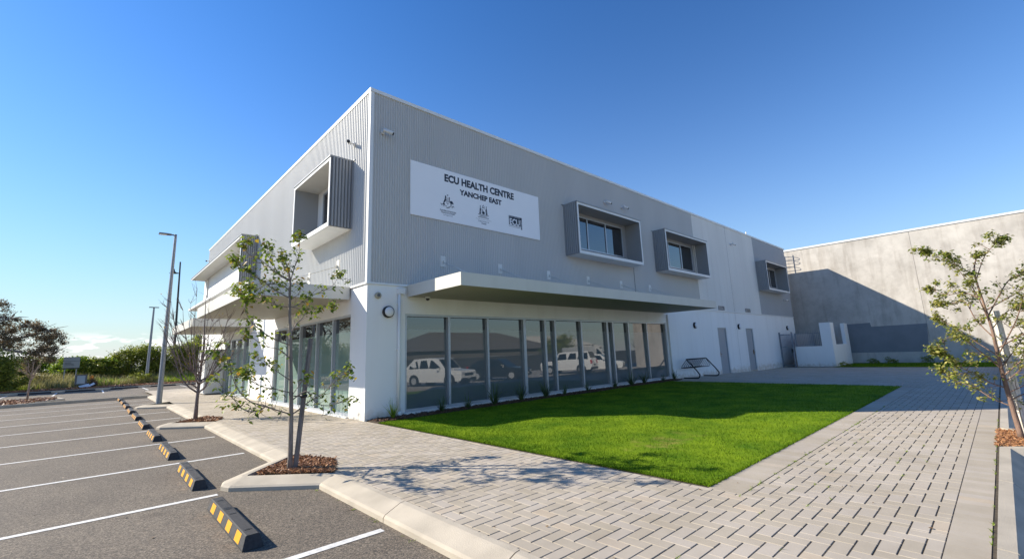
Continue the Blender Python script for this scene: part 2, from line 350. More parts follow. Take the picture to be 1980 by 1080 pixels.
# ---------------------------------------------------------------- mesh helper
class MB:
    def __init__(s): s.v = []; s.f = []; s.m = []; s.sm = []
    def face(s, pts, m=0, smooth=False):
        i = len(s.v); s.v += [tuple(p) for p in pts]; s.f.append(tuple(range(i, i + len(pts)))); s.m.append(m); s.sm.append(smooth); return s
    def box(s, x0, y0, z0, x1, y1, z1, m=0):
        if x1 < x0: x0, x1 = x1, x0
        if y1 < y0: y0, y1 = y1, y0
        if z1 < z0: z0, z1 = z1, z0
        i = len(s.v)
        s.v += [(x0, y0, z0), (x1, y0, z0), (x1, y1, z0), (x0, y1, z0), (x0, y0, z1), (x1, y0, z1), (x1, y1, z1), (x0, y1, z1)]
        for q in ((0, 3, 2, 1), (4, 5, 6, 7), (0, 1, 5, 4), (1, 2, 6, 5), (2, 3, 7, 6), (3, 0, 4, 7)):
            s.f.append(tuple(i + k for k in q)); s.m.append(m); s.sm.append(False)
        return s
    def prism(s, poly, z0, z1, m=0):
        n = len(poly); i = len(s.v)
        a = sum(poly[k][0] * poly[(k + 1) % n][1] - poly[(k + 1) % n][0] * poly[k][1] for k in range(n))
        if a < 0: poly = poly[::-1]
        s.v += [(p[0], p[1], z0) for p in poly] + [(p[0], p[1], z1) for p in poly]
        s.f.append(tuple(range(i + n - 1, i - 1, -1))); s.f.append(tuple(range(i + n, i + 2 * n)))
        for k in range(n): s.f.append((i + k, i + (k + 1) % n, i + n + (k + 1) % n, i + n + k))
        s.m += [m] * (n + 2); s.sm += [False] * (n + 2)
        return s
    def tube(s, pts, rad, n=8, m=0, cap=True, smooth=True):
        pts = [Vector(p) for p in pts]
        if isinstance(rad, (int, float)): rad = [rad] * len(pts)
        rings = []; up = None
        for k, p in enumerate(pts):
            d = (pts[min(k + 1, len(pts) - 1)] - pts[max(k - 1, 0)])
            if d.length < 1e-9: d = Vector((0, 0, 1))
            d.normalize()
            if up is None: up = Vector((1, 0, 0)) if abs(d.x) < 0.8 else Vector((0, 1, 0))
            a = (up - d * up.dot(d))
            if a.length < 1e-6: a = d.orthogonal()
            a.normalize(); up = a; b = d.cross(a)
            i = len(s.v)
            for j in range(n):
                t = 2 * math.pi * j / n
                s.v.append(tuple(p + (a * math.cos(t) + b * math.sin(t)) * rad[k]))
            rings.append(i)
        for k in range(len(rings) - 1):
            for j in range(n):
                s.f.append((rings[k] + j, rings[k] + (j + 1) % n, rings[k + 1] + (j + 1) % n, rings[k + 1] + j)); s.m.append(m); s.sm.append(smooth)
        if cap:
            s.f.append(tuple(rings[0] + j for j in range(n - 1, -1, -1))); s.f.append(tuple(rings[-1] + j for j in range(n))); s.m += [m, m]; s.sm += [False, False]
        return s
    def build(s, name, mats, parent=None, bevel=0):
        me = bpy.data.meshes.new(name)
        me.from_pydata(s.v, [], s.f)
        if not isinstance(mats, (list, tuple)): mats = [mats]
        for x in mats: me.materials.append(x)
        me.polygons.foreach_set("material_index", s.m)
        me.polygons.foreach_set("use_smooth", s.sm)
        me.update()
        o = bpy.data.objects.new(name, me); S.collection.objects.link(o)
        if parent is not None:
            o.parent = parent
            o.matrix_parent_inverse = Matrix.Identity(4)
            if parent.parent is None: w = parent.location
            else: w = parent.location + parent.parent.location
            o.location = -w if False else (0, 0, 0)
        if bevel:
            b = o.modifiers.new("bevel", 'BEVEL'); b.width = bevel; b.segments = 2; b.limit_method = 'ANGLE'
        return o
def tag(o, label=None, cat=None, group=None, kind=None):
    if label: o['label'] = label
    if cat: o['category'] = cat
    if group: o['group'] = group
    if kind: o['kind'] = kind
    return o
def empty(name, loc=(0, 0, 0), rz=0, label=None, cat=None, group=None):
    o = bpy.data.objects.new(name, None); S.collection.objects.link(o)
    o.location = loc; o.rotation_euler = (0, 0, rz); o.empty_display_size = 0.2
    return tag(o, label, cat, group)
def copy_tree(o, parent=None):
    c = o.copy(); S.collection.objects.link(c)
    if parent: c.parent = parent
    for ch in [x for x in o.children]: copy_tree(ch, c)
    return c
def structure(o): o['kind'] = 'structure'; return o
def stuff(o): o['kind'] = 'stuff'; return o

# ================================================================ GROUND
def gz(x):
    t = min(1, max(0, (x - 14) / 15)); return -0.2 * t * t * (3 - 2 * t)
AZ = -0.11       # left car park level
LZ = -0.15       # lower street level, right of the path
mb = MB(); mb.face([(-900, -900, -0.80), (900, -900, -0.80), (900, 900, -0.80), (-900, 900, -0.80)])
structure(mb.build("ground", mat("sandy_bounce_ground", (0.42, 0.36, 0.27), 0.95, 0, 0.3, 0.2)))  # sand tone lightened to bounce warm fill onto the shaded front
mb = MB(); mb.prism([(-60, -60), (-2.62, -60), (-2.62, 20.1), (0.0, 26.3), (30, 26.3), (30, 36.2), (-60, 36.2)], -0.78, AZ)
structure(mb.build("car_park", M['asphalt']))
mb = MB(); mb.prism([(-2.3, -10.8), (60, -10.8), (60, -27), (-2.3, -27)], -0.79, LZ)
structure(mb.build("street", mat("bounce_fill_road", (0.40, 0.365, 0.32), 0.9, 0, 0.08, 1.2)))  # asphalt street given a pale colour to reflect sunlight onto the shaded facade

# pavers: herringbone laid as separate tiles over a joint-sand bed
def inside(x, y):
    return True
def paving(name, rects, holes, seed):
    rnd = random.Random(seed)
    u = 0.1235; ox, oy = 0.061, -8.409
    mb = MB()
    def tile(x0, y0, x1, y1, gx=0.0018, gy=0.0043):
        for (a, b, c, d) in rects:
            X0, Y0, X1, Y1 = max(x0, a), max(y0, b), min(x1, c), min(y1, d)
            if X1 - X0 < 0.02 or Y1 - Y0 < 0.02: continue
            cx, cy = (X0 + X1) / 2, (Y0 + Y1) / 2
            if any(h(cx, cy) for h in holes): continue
            if X0 == x0: X0 += gx
            if X1 == x1: X1 -= gx
            if Y0 == y0: Y0 += gy
            if Y1 == y1: Y1 -= gy
            z = gz(cx) + rnd.uniform(-0.0012, 0.0012)
            e = 0.003; i = len(mb.v)
            mb.v += [(X0 + e, Y0 + e, z), (X1 - e, Y0 + e, z), (X1 - e, Y1 - e, z), (X0 + e, Y1 - e, z),
                     (X0, Y0, z - 0.005), (X1, Y0, z - 0.005), (X1, Y1, z - 0.005), (X0, Y1, z - 0.005)]
            for q in ((0, 1, 2, 3), (4, 5, 1, 0), (5, 6, 2, 1), (6, 7, 3, 2), (7, 4, 0, 3)):
                mb.f.append(tuple(i + k for k in q)); mb.m.append(0); mb.sm.append(False)
    ax0 = min(r[0] for r in rects); ax1 = max(r[2] for r in rects); ay0 = min(r[1] for r in rects); ay1 = max(r[3] for r in rects)
    i0, i1 = int((ax0 - ox) / u) - 5, int((ax1 - ox) / u) + 5
    j0, j1 = int((ay0 - oy) / u) - 5, int((ay1 - oy) / u) + 5
    for j in range(j0, j1):
        for i in range(i0, i1):
            k = (i + j) % 4
            x, y = ox + i * u, oy + j * u
            if k == 0: tile(x, y, x + 2 * u, y + u)
            elif k == 2: tile(x, y, x + u, y + 2 * u)
    return mb
def island_hole(cy):
    return lambda x, y: x < -2.46 + 0.02 and False
rects = [(-2.45, -10.36, -0.02, 26.0), (-0.02, -10.36, 30.6, -8.83), (-0.02, -8.83, 0.0, -0.02), (14.1, -8.83, 30.6, -0.03)]
def pit(cy): return lambda x, y: abs(y - cy) + (x + 2.45) < 0.28
mb = paving("paving", rects, [pit(-3.6), pit(4.53)], 3)
# soldier courses along the lawn and the right kerb
def course(x0, x1, y0, y1, step, skip=None):
    rnd = random.Random(int(x0 * 7 + y0))
    x = x0
    while x < x1 - 0.01:
        X1 = min(x + step, x1); z = gz(x); g = 0.0011; i = len(mb.v)
        if not (skip and skip(x)):
            mb.v += [(x + g, y0, z), (X1 - g, y0, z), (X1 - g, y1, z), (x + g, y1, z), (x + g, y0, z - 0.006), (X1 - g, y0, z - 0.006), (X1 - g, y1, z - 0.006), (x + g, y1, z - 0.006)]
            for q in ((0, 1, 2, 3), (4, 5, 1, 0), (5, 6, 2, 1), (6, 7, 3, 2), (7, 4, 0, 3)):
                mb.f.append(tuple(i + k for k in q)); mb.m.append(0); mb.sm.append(False)
        x = X1
course(0.0, 14.1, -8.82, -8.475, 0.1235)
course(-2.45, 30.6, -10.60, -10.366, 0.1235)
structure(mb.build("paving", M['paver']))
mb = MB()
xs = [-2.48, 13.9] + [14 + k for k in range(0, 18)]
for a, b in zip(xs, xs[1:]):
    y1 = -8.47 if b <= 14.0 else -0.02
    mb.face([(a, -10.63, gz(a) - 0.0055), (b, -10.63, gz(b) - 0.0055), (b, y1, gz(b) - 0.0055), (a, y1, gz(a) - 0.0055)])
mb.face([(-2.48, -8.47, -0.0055), (0.06, -8.47, -0.0055), (0.06, -0.0, -0.0055), (-2.48, 0.0, -0.0055)])
mb.face([(-2.48, 0.0, -0.0055), (0.0, 0.0, -0.0055), (0.0, 26.3, -0.0055), (-2.48, 26.3, -0.0055)])
structure(mb.build("paving_bed", M['bed']))

# kerbs: swept profile, real joints between the cast lengths
def sweep(path, prof, seg, gap, mats, name, capends=True):
    """path: outer base line, interior on the left-hand side; prof: list of (inward offset, z)"""
    P = [Vector((p[0], p[1])) for p in path]
    nrm = []
    for a, b in zip(P, P[1:]):
        d = (b - a).normalized(); nrm.append(Vector((-d.y, d.x)))
    offs = []
    for k in range(len(P)):
        if k == 0: n = nrm[0]; s = 1
        elif k == len(P) - 1: n = nrm[-1]; s = 1
        else:
            n = (nrm[k - 1] + nrm[k]).normalized(); s = 1 / max(0.35, n.dot(nrm[k]))
        offs.append(n * s)
    mb = MB()
    L = 0
    for k in range(len(P) - 1):
        a, b = P[k], P[k + 1]; oa, ob = offs[k], offs[k + 1]
        ln = (b - a).length; cuts = [0.0]
        while cuts[-1] < ln - 0.3:
            cuts.append(min(ln, cuts[-1] + seg))
        if len(cuts) == 1: cuts.append(ln)
        cuts[-1] = ln
        for c0, c1 in zip(cuts, cuts[1:]):
            t0 = (c0 + (gap if c0 > 0 else 0)) / ln; t1 = (c1) / ln
            r0 = [(a.lerp(b, t0) + oa.lerp(ob, t0) * q[0], q[1]) for q in prof]
            r1 = [(a.lerp(b, t1) + oa.lerp(ob, t1) * q[0], q[1]) for q in prof]
            for (p0, p1, q1, q0) in zip(r0, r0[1:], r1[1:], r1):
                pts = [(p0[0].x, p0[0].y, p0[1]), (q0[0].x, q0[0].y, q0[1]), (q1[0].x, q1[0].y, q1[1]), (p1[0].x, p1[0].y, p1[1])]
                mb.face(pts, 0, False)
            mb.face([(p[0].x, p[0].y, p[1]) for p in r0][::1]); mb.face([(p[0].x, p[0].y, p[1]) for p in r1][::-1])
    return mb
prof = [(0, -0.16), (0.005, -0.065), (0.03, -0.045), (0.20, 0.0), (0.235, 0.008), (0.30, 0.008), (0.30, -0.10)]
path = [(-2.75, 20.1)]
for cy in (12.66, 4.53, -3.6):
    path += [(-2.75, cy + 1.04), (-3.60, cy + 0.16), (-3.66, cy - 0.06), (-3.60, cy - 0.22), (-2.75, cy - 1.04)]
path += [(-2.75, -11.4)]
mb = sweep(path, prof, 1.75, 0.012, None, "kerb")
structure(mb.build("kerb", M['kerb']))
# cross kerb at the far end of the bays
mb = sweep([(-40, 20.0), (-2.75, 20.0)], [(0, -0.16), (0.01, -0.02), (0.03, 0.03), (0.16, 0.03), (0.18, -0.05)], 2.4, 0.012, None, "k")
structure(mb.build("kerb_strip", M['kerb']))
mb = MB(); mb.face([(-40, 20.16, 0.0), (-7.4, 20.16, 0.0), (-6.0, 23.0, 0.0), (-6.4, 25.3, 0.0), (-40, 25.3, 0.0)])
structure(mb.build("garden_bed", M['soil']))
mb = sweep([(-7.4, 20.18), (-5.9, 23.0), (-6.3, 25.5), (-40, 25.5)], [(0, -0.16), (0.01, -0.02), (0.05, 0.02), (0.15, 0.02), (0.16, -0.05)], 2.4, 0.012, None, "k")
structure(mb.build("kerb_edging", M['kerb']))
# far kerb and right-hand kerb
mb = sweep([(-60, 36.2), (30, 35.0)], [(0, -0.16), (0.03, 0.02), (0.06, 0.04), (0.25, 0.04), (0.26, -0.1)], 2.4, 0.012, None, "k")
structure(mb.build("far_kerb", M['kerb']))
rp = [(60, -10.90), (6.15, -10.90), (5.45, -11.8), (4.75, -11.8), (4.05, -10.90), (-2.4, -10.90)]
mb = sweep(rp[::-1], [(0, -0.4), (0.0, -0.145), (0.15, -0.006), (0.17, 0.012), (0.27, 0.015), (0.27, -0.2)], 2.2, 0.012, None, "k")
ko = mb.build("right_kerb", M['kerb']); structure(ko)
mb = MB()
for cy in (-3.6, 4.53): mb.face([(-3.25, cy, -0.02), (-2.44, cy - 0.8, -0.02), (-2.14, cy, -0.018), (-2.44, cy + 0.8, -0.02)])
mb.face([(4.30, -10.6, -0.02), (5.85, -10.6, -0.02), (5.85, -11.2, -0.02), (5.3, -11.8, -0.02), (4.9, -11.8, -0.02), (4.30, -11.2, -0.02)][::-1])
structure(mb.build("tree_pit_soil", M['soil']))
# fallen leaves and grit
mb = MB(); rnd = random.Random(52)
for k in range(230):
    if k < 110: x, y, zf = rnd.uniform(-8, -2.9), rnd.uniform(-6.8, 12), AZ + 0.006
    elif k < 190: x, y, zf = rnd.uniform(-2.4, 0), rnd.uniform(-9, 8), 0.006
    else: x, y, zf = rnd.uniform(0, 12), rnd.uniform(-10.3, -8.6), 0.006
    if k % 3 == 0 and k < 110: x = -2.80 - abs(rnd.gauss(0, .06))
    a = rnd.uniform(0, 6.28); l = rnd.uniform(.008, .022); w = l * rnd.uniform(.3, .7); d = Vector((math.cos(a), math.sin(a), 0)); e = Vector((-d.y, d.x, 0)) * w
    c = Vector((x, y, zf)); i = len(mb.v)
    mb.v += [tuple(c - d * l), tuple(c + e + Vector((0, 0, .006))), tuple(c + d * l + Vector((0, 0, .004))), tuple(c - e)]; mb.f.append((i, i + 1, i + 2, i + 3)[::-1]); mb.m.append(0); mb.sm.append(False)
stuff(tag(mb.build("fallen_leaves", leafmat("dry_fallen_leaf", (0.06, 0.035, 0.015), (0.28, 0.17, 0.07), 0.0)), "tiny dry leaves and grit scattered on asphalt and paving", "leaves"))
# painted bay lines
mb = MB()
rnd = random.Random(2)
def line(x0, y0, x1, y1, w=0.09, z=AZ + 0.004):
    d = Vector((x1 - x0, y1 - y0)); n = Vector((-d.y, d.x)).normalized() * w / 2
    mb.face([(x0 - n.x, y0 - n.y, z), (x1 - n.x, y1 - n.y, z), (x1 + n.x, y1 + n.y, z), (x0 + n.x, y0 + n.y, z)])
for k in range(10):
    y = -6.57 + 2.71 * k
    xe = -2.84 if (k % 3) != 1 else -3.72
    line(-8.6, y, xe, y)
for x in (-11.5, -9.05, -6.68, -4.3, -1.98, 0.4, 2.8): line(x, 30.0, x, 35.2)
structure(mb.build("bay_lines", M['line']))

# ---------------- lawn
LX0, LX1, LY0, LY1 = 0.06, 14.05, -8.47, -0.62
rnd = random.Random(11)
def lz(x, y):
    h = 0.012 + 0.012 * math.sin(x * 1.3 + 0.4) * math.sin(y * 1.7 + x * 0.3)
    d = math.hypot((x - 1.9) / 1.3, (y + 6.9) / 0.45)
    if d < 1: h -= 0.035 * (1 - d)
    e = min(x - LX0, LX1 - x, y - LY0)
    return h * min(1, max(0, e / 0.25)) + 0.006
mb = MB(); nx, ny = 90, 56
for i in range(nx + 1):
    for j in range(ny + 1):
        x = LX0 + (LX1 - LX0) * i / nx; y = LY0 + (LY1 - LY0) * j / ny
        mb.v.append((x, y, lz(x, y)))
for i in range(nx):
    for j in range(ny):
        a = i * (ny + 1) + j; mb.f.append((a, a + ny + 1, a + ny + 2, a + 1)); mb.m.append(0); mb.sm.append(True)
structure(mb.build("lawn", M['lawn']))
mb = MB()
def blade(x, y, z, h, w, rnd, lean=0.5):
    a = rnd.uniform(0, 6.283); dx, dy = math.cos(a) * w, math.sin(a) * w
    b = rnd.uniform(0, 6.283); l = rnd.uniform(0.1, lean) * h
    i = len(mb.v)
    mb.v += [(x - dx, y - dy, z), (x + dx, y + dy, z), (x + math.cos(b) * l, y + math.sin(b) * l, z + h)]
    mb.f.append((i, i + 1, i + 2)); mb.m.append(0); mb.sm.append(False)
n = 0
while n < 105000:
    u = rnd.random() ** 1.5; x = LX0 + (LX1 - LX0) * u; y = rnd.uniform(LY0, LY1)
    d = math.hypot((x - 1.9) / 1.1, (y + 6.9) / 0.4)
    if d < 1 and rnd.random() < 0.55: n += 1; continue
    blade(x, y, lz(x, y) - 0.003, rnd.uniform(0.018, 0.042), 0.0045, rnd, 0.9); n += 1
# ragged edge over the paving
for k in range(5200):
    if rnd.random() < 0.5: x = rnd.uniform(LX0, LX1 * 0.8) * rnd.random() ** 0.3; y = LY0 - rnd.uniform(-0.02, 0.018)
    else: y = rnd.uniform(LY0, LY1); x = LX0 - rnd.uniform(-0.02, 0.018)
    blade(x, y, 0.0, rnd.uniform(0.015, 0.045), 0.004, rnd, 1.2)
stuff(tag(mb.build("grass", M['lawn']), "short green turf blades of the lawn in front of the glazing", "grass"))
# garden bed along the glazing
mb = MB(); mb.prism([(0.05, -0.64), (14.9, -0.60), (15.2, -0.02), (0.05, -0.02)], -0.01, 0.022)
structure(mb.build("planting_bed", M['soil']))
# small weeds growing out of the paver and kerb joints
mb = MB(); rnd = random.Random(5)
for k in range(120):
    if k < 55: x = rnd.uniform(-0.3, 9); y = -8.83 + rnd.uniform(-0.01, 0.01)
    elif k < 80: x = rnd.uniform(-2.0, 4); y = rnd.uniform(-10.1, -8.9); y = -8.409 + 0.1235 * round((y + 8.409) / 0.1235)
    elif k < 105: x = rnd.uniform(-0.2, 8); y = -10.6
    else: x = -2.76 + rnd.uniform(-0.03, 0.0); y = rnd.uniform(-7.5, -1)
    zb = 0.0 if x > -2.5 else AZ
    for q in range(rnd.randint(3, 12)):
        blade(x + rnd.gauss(0, 0.02), y + rnd.gauss(0, 0.006), zb, rnd.uniform(0.008, 0.028), 0.003, rnd, 1.8)
blade_c = None
stuff(tag(mb.build("joint_weeds", M['leaf_bright']), "tiny weeds sprouting from the joints of the paving and kerb", "weeds"))
def chips(name, polyf, bounds, n, z, label, mtl=None, size=1.0, seed=1):
    rnd = random.Random(seed); mb = MB(); k = 0
    while k < n:
        x = rnd.uniform(bounds[0], bounds[2]); y = rnd.uniform(bounds[1], bounds[3])
        if not polyf(x, y): continue
        k += 1
        l = rnd.uniform(0.012, 0.045) * size; w = rnd.uniform(0.005, 0.012) * size; a = rnd.uniform(0, 6.28); t = rnd.uniform(-0.7, 0.7)
        c = Vector((x, y, z + rnd.uniform(0, 0.03)))
        d = Vector((math.cos(a) * math.cos(t), math.sin(a) * math.cos(t), math.sin(t))) * l; e = Vector((-math.sin(a), math.cos(a), rnd.uniform(-0.5, 0.5))) * w
        up = Vector((0, 0, 0.004 * size)); i = len(mb.v)
        for s in (-1, 1):
            mb.v += [tuple(c - d - e + up * s), tuple(c + d - e * 0.6 + up * s), tuple(c + d + e * 0.6 + up * s), tuple(c - d + e + up * s)]
        for q in ((3, 2, 1, 0), (4, 5, 6, 7), (0, 1, 5, 4), (1, 2, 6, 5), (2, 3, 7, 6), (3, 0, 4, 7)):
            mb.f.append(tuple(i + p for p in q)); mb.m.append(0); mb.sm.append(False)
    return stuff(tag(mb.build(name, mtl or M['mulch']), label, "mulch"))
chips("bark_mulch", lambda x, y: abs(y + 3.6) + abs(x + 2.44) * (1 if x < -2.44 else 2.6) < 0.80, (-3.3, -4.5, -2.1, -2.7), 2600, -0.012, "red brown bark mulch around the leafy young tree at the first kerb island")
chips("bark_mulch", lambda x, y: abs(y - 4.53) + abs(x + 2.44) * (1 if x < -2.44 else 2.6) < 0.80, (-3.3, 3.6, -2.1, 5.4), 900, -0.012, "bark mulch around the bare young tree at the second kerb island", size=1.5, seed=2)
chips("bark_mulch", lambda x, y: (y > -11.25 or abs(x - 5.08) < 0.75 - (-11.2 - y)), (4.32, -11.9, 5.83, -10.6), 3600, -0.01, "bright bark mulch at the foot of the tree by the right kerb", seed=4)
chips("bark_mulch", lambda x, y: True, (0.1, -0.66, 15.0, -0.05), 6000, 0.022, "dark bark mulch strip between lawn and glazed shopfront", seed=6, mtl=leafmat("dark_mulch_chips", (0.05, 0.022, 0.012), (0.18, 0.09, 0.05), 0.0))
chips("bark_mulch", lambda x, y: x < -7.4 + 0.5 * (y - 20.2) and x < -6.3, (-14, 20.3, -5.8, 25.2), 3500, 0.01, "bark mulch in the garden bed beyond the parking bays", size=2.2, seed=7)

# ================================================================ MAIN BUILDING
W, L1, L2, L3, SZ, H = 23.68, 19.04, 28.19, 35.05, 3.43, 8.93
B = empty("commercial_building", (0, 0, 0), 0, "two storey health centre with grey corrugated upper walls over white ground floor walls", "building")
HOODS_X = [(8.0, 12.45), (14.65, 19.2), (28.35, 32.75)]
HZ0, HZ1 = 5.10, 7.13
HOODS_Y = [(1.05, 4.15), (11.25, 25.2)]
def corrugated(name, axis, a0, a1, z0, z1, holes, pitch=0.076, amp=0.021, n=6, mtl=None, parent=B, off=0.022, flip=False):
    mb = MB(); N = int(round((a1 - a0) / pitch)) * n
    prev = None
    for k in range(N + 1):
        a = a0 + (a1 - a0) * k / N; d = -off - amp * math.sin(2 * math.pi * k / n)
        if prev is not None:
            pa, pd = prev; mid = (a + pa) / 2
            spans = [(z0, z1)]
            for (h0, h1, hz0, hz1) in holes:
                if h0 < mid < h1: spans = [s for t in spans for s in ((t[0], min(t[1], hz0)), (max(t[0], hz1), t[1])) if s[1] - s[0] > 0.01]
            for (s0, s1) in spans:
                if axis == 'x': pts = [(pa, pd, s0), (a, d, s0), (a, d, s1), (pa, pd, s1)]
                else: pts = [(d, a, s0), (pd, pa, s0), (pd, pa, s1), (d, a, s1)]
                mb.face(pts, 0, True)
        prev = (a, d)
    # merge shading: weld
    o = mb.build(name, mtl or M['clad'], parent)
    bm = bmesh.new(); bm.from_mesh(o.data); bmesh.ops.remove_doubles(bm, verts=bm.verts, dist=0.0004); bm.to_mesh(o.data); bm.free()
    return o
corrugated("corrugated_cladding", 'x', 0.05, L1, SZ + 0.02, H - 0.08, [(a + 0.05, b - 0.05, HZ0 + 0.05, HZ1 - 0.05) for a, b in HOODS_X[:2]])
corrugated("corrugated_cladding", 'y', 0.05, W, SZ + 0.02, H - 0.08, [(a + 0.05, min(b, W + 1) - 0.05, HZ0 + 0.05, HZ1 - 0.05) for a, b in HOODS_Y], pitch=0.118, amp=0.022, off=0.024)
def wallpanel(mb, axis, a0, a1, z0, z1, face, thick, holes, m=0):
    """a wall slab whose outer face is at 'face', going inward by thick, with real openings"""
    As = sorted(set([a0, a1] + [h for q in holes for h in q[:2] if a0 < h < a1])); Zs = sorted(set([z0, z1] + [h for q in holes for h in q[2:4] if z0 < h < z1]))
    solid = lambda x, y: not any(h[0] < x < h[1] and h[2] < y < h[3] for h in holes)
    P = (lambda a, d, z: (a, d, z)) if axis == 'x' else (lambda a, d, z: (d, a, z))
    def fc(pts):
        mb.face(pts if axis == 'x' else pts[::-1], m)
    for p, q in zip(As, As[1:]):
        for r, s in zip(Zs, Zs[1:]):
            if solid((p + q) / 2, (r + s) / 2):
                fc([P(p, face, r), P(q, face, r), P(q, face, s), P(p, face, s)])
    for h in holes:
        h0, h1, b0, b1 = max(h[0], a0), min(h[1], a1), max(h[2], z0), min(h[3], z1); t = face + thick
        if h[0] >= a0: fc([P(h0, t, b0), P(h0, face, b0), P(h0, face, b1), P(h0, t, b1)][::-1])
        if h[1] <= a1: fc([P(h1, face, b0), P(h1, t, b0), P(h1, t, b1), P(h1, face, b1)][::-1])
        if h[3] < z1 + 1e-6: fc([P(h0, face, b1), P(h1, face, b1), P(h1, t, b1), P(h0, t, b1)][::-1])
        if h[2] > z0: fc([P(h0, t, b0), P(h1, t, b0), P(h1, face, b0), P(h0, face, b0)][::-1])
    e0, e1 = a0, a1
    fc([P(e0, face + thick, z0), P(e0, face, z0), P(e0, face, z1), P(e0, face + thick, z1)])
    fc([P(e1, face, z0), P(e1, face + thick, z0), P(e1, face + thick, z1), P(e1, face, z1)])
GX0, GX1, GT, GS = 1.08, 15.06, 2.66, 0.075
# right facade, ground floor
mb = MB()
D1, D2 = (20.85, 22.05, -0.3, 2.47), (25.0, 26.2, -0.3, 2.47)
wallpanel(mb, 'x', -0.02, L3, -0.5, SZ, -0.02, 0.22, [(GX0, GX1, GS, GT), D1, D2])
mb.box(-0.03, -0.055, SZ - 0.04, 0.0, W, SZ + 0.01)
mb.build("ground_floor_wall", M['white'], B)
mb = MB(); GA, GB = (0.95, 7.9, 0.03, 2.70), (11.42, 16.62, 0.03, 2.66)
wallpanel(mb, 'y', 0.2, W, -0.5, SZ - 0.05, -0.02, 0.2, [GA, GB])
mb.build("ground_floor_wall", M['white'], B)
# capping ledge between the storeys, vertical joints, corner bead
mb = MB(); mb.box(-0.05, -0.06, SZ - 0.03, L3 + 0.02, -0.022, SZ + 0.02); mb.box(-0.06, -0.022, SZ - 0.03, -0.022, W, SZ + 0.02)
mb.build("storey_flashing", M['trim'], B)
mb = MB(); mb.box(-0.045, -0.045, SZ + 0.02, 0.055, 0.055, H - 0.08); mb.box(0.0, 0.0, SZ, 0.03, 0.03, H)
mb.build("corner_flashing", mat("white_corner_flashing", (0.72, 0.72, 0.71), 0.45), B)
mb = MB()
wallpanel(mb, 'x', L1, L2, SZ + 0.02, H - 0.08, -0.02, 0.2, [])
mb.build("painted_panel", M['panel_white'], B)
mb = MB()
wallpanel(mb, 'x', L2, L3, SZ + 0.02, H - 0.08, -0.024, 0.2, [(HOODS_X[2][0] + .05, HOODS_X[2][1] - .05, HZ0 + .05, HZ1 - .05)])
mb.build("painted_panel", M['panel_grey'], B)
for q in ((23.6, -0.0225, SZ + .03, 23.615, -0.018, H - .1), (23.6, -0.0225, 0, 23.612, -0.018, SZ - .05), (19.03, -0.0235, SZ + .02, 19.05, -0.0205, H - .09)):
    mb = MB(); mb.box(*q); mb.build("panel_joint", M['darkalu'], B)
mb = MB(); mb.box(12.61, -0.055, SZ + 0.02, 12.63, -0.04, HZ0); mb.build("cable", M['darkalu'], B)
# back and side walls + roof (seen from a step to the side)
mb = MB()
mb.face([(L3, -0.0, -0.5), (L3, W, -0.5), (L3, W, H - 0.08), (L3, 0, H - 0.08)]); mb.face([(L3, W, -0.5), (0, W, -0.5), (0, W, H - 0.08), (L3, W, H - 0.08)])
mb.build("rear_wall", M['panel_white'], B)
mb = MB(); mb.box(0.15, 0.15, H - 0.6, L3 - 0.15, W - 0.15, H - 0.55); mb.build("roof", M['roof'], B)
mb = MB()
for bx in ((-0.06, -0.06, L3 + 0.06, 0.12), (-0.06, 0.12, 0.12, W - 0.12), (L3 - 0.12, 0.12, L3 + 0.06, W - 0.12), (-0.06, W - 0.12, L3 + 0.06, W + 0.06)):
    mb.box(bx[0], bx[1], H - 0.10, bx[2], bx[3], H)
mb.build("parapet_capping", M['trim'], B)
mb = MB(); mb.box(0.1, 0.35, -0.1, L3 - .1, 0.45, SZ); mb.box(0.35, 0.4, -0.1, 0.45, W - 0.1, SZ); mb.box(0.1, 0.30, SZ + 0.02, L3 - .1, 0.36, H - .6); mb.box(0.3, 0.4, SZ + 0.02, 0.36, W - 0.1, H - .6)
mb.build("interior_lining", M['darkalu'], B)
mb = MB(); mb.tube([(28.4, 0.35, H - 0.1), (28.4, 0.35, H + 0.42)], 0.045, 8); mb.build("vent_pipe", M['polewhite'], B)

# glazing
def glazing(axis, a0, a1, z0, z1, depth, mulls, film_z, filmmat, wide=(), fr=0.05, sillmat=None):
    """frame as one part, each pane a sub-part"""
    P = (lambda a, d, z: (a, d, z)) if axis == 'x' else (lambda a, d, z: (d, a, z))
    mb = MB()
    def bar(p, q, r, s, d0, d1):
        A = P(p, d0, r); C = P(q, d1, s); mb.box(A[0], A[1], A[2], C[0], C[1], C[2])
    bar(a0, a1, z1 - 0.06, z1, depth - 0.085, depth + 0.06); bar(a0, a1, z0, z0 + 0.07, depth - 0.085, depth + 0.06)
    edges = [(a0, a0 + 0.06)] + [(m - w / 2, m + w / 2) for m, w in mulls] + [(a1 - 0.06, a1)]
    for p, q in edges: bar(p, q, z0 + 0.07, z1 - 0.06, depth - 0.09, depth + 0.06)
    f = mb.build("glazing_frame", M['alu'], B)
    for (p, q), (r, s) in zip(edges, edges[1:]):
        g = MB()
        def quad(zl, zh, m):
            k0, k1 = [0.0095 * (zz - z0) if axis == 'x' else 0.0 for zz in (zl, zh)]
            A = [P(q, depth + k0, zl), P(r, depth + k0, zl), P(r, depth + k1, zh), P(q, depth + k1, zh)]
            g.face(A if axis == 'x' else A[::-1], m)
        if film_z and z0 + 0.07 < film_z < z1 - 0.06:
            quad(z0 + 0.07, film_z, 1); quad(film_z, z1 - 0.06, 0)
        else: quad(z0 + 0.07, z1 - 0.06, 0)
        g.build("pane", [M['glass'], filmmat], f)
    return f
glazing('x', GX0, 5.60, GS, GT, 0.09, [(2.53, .075), (3.99, .075)], 2.25, M['film'])
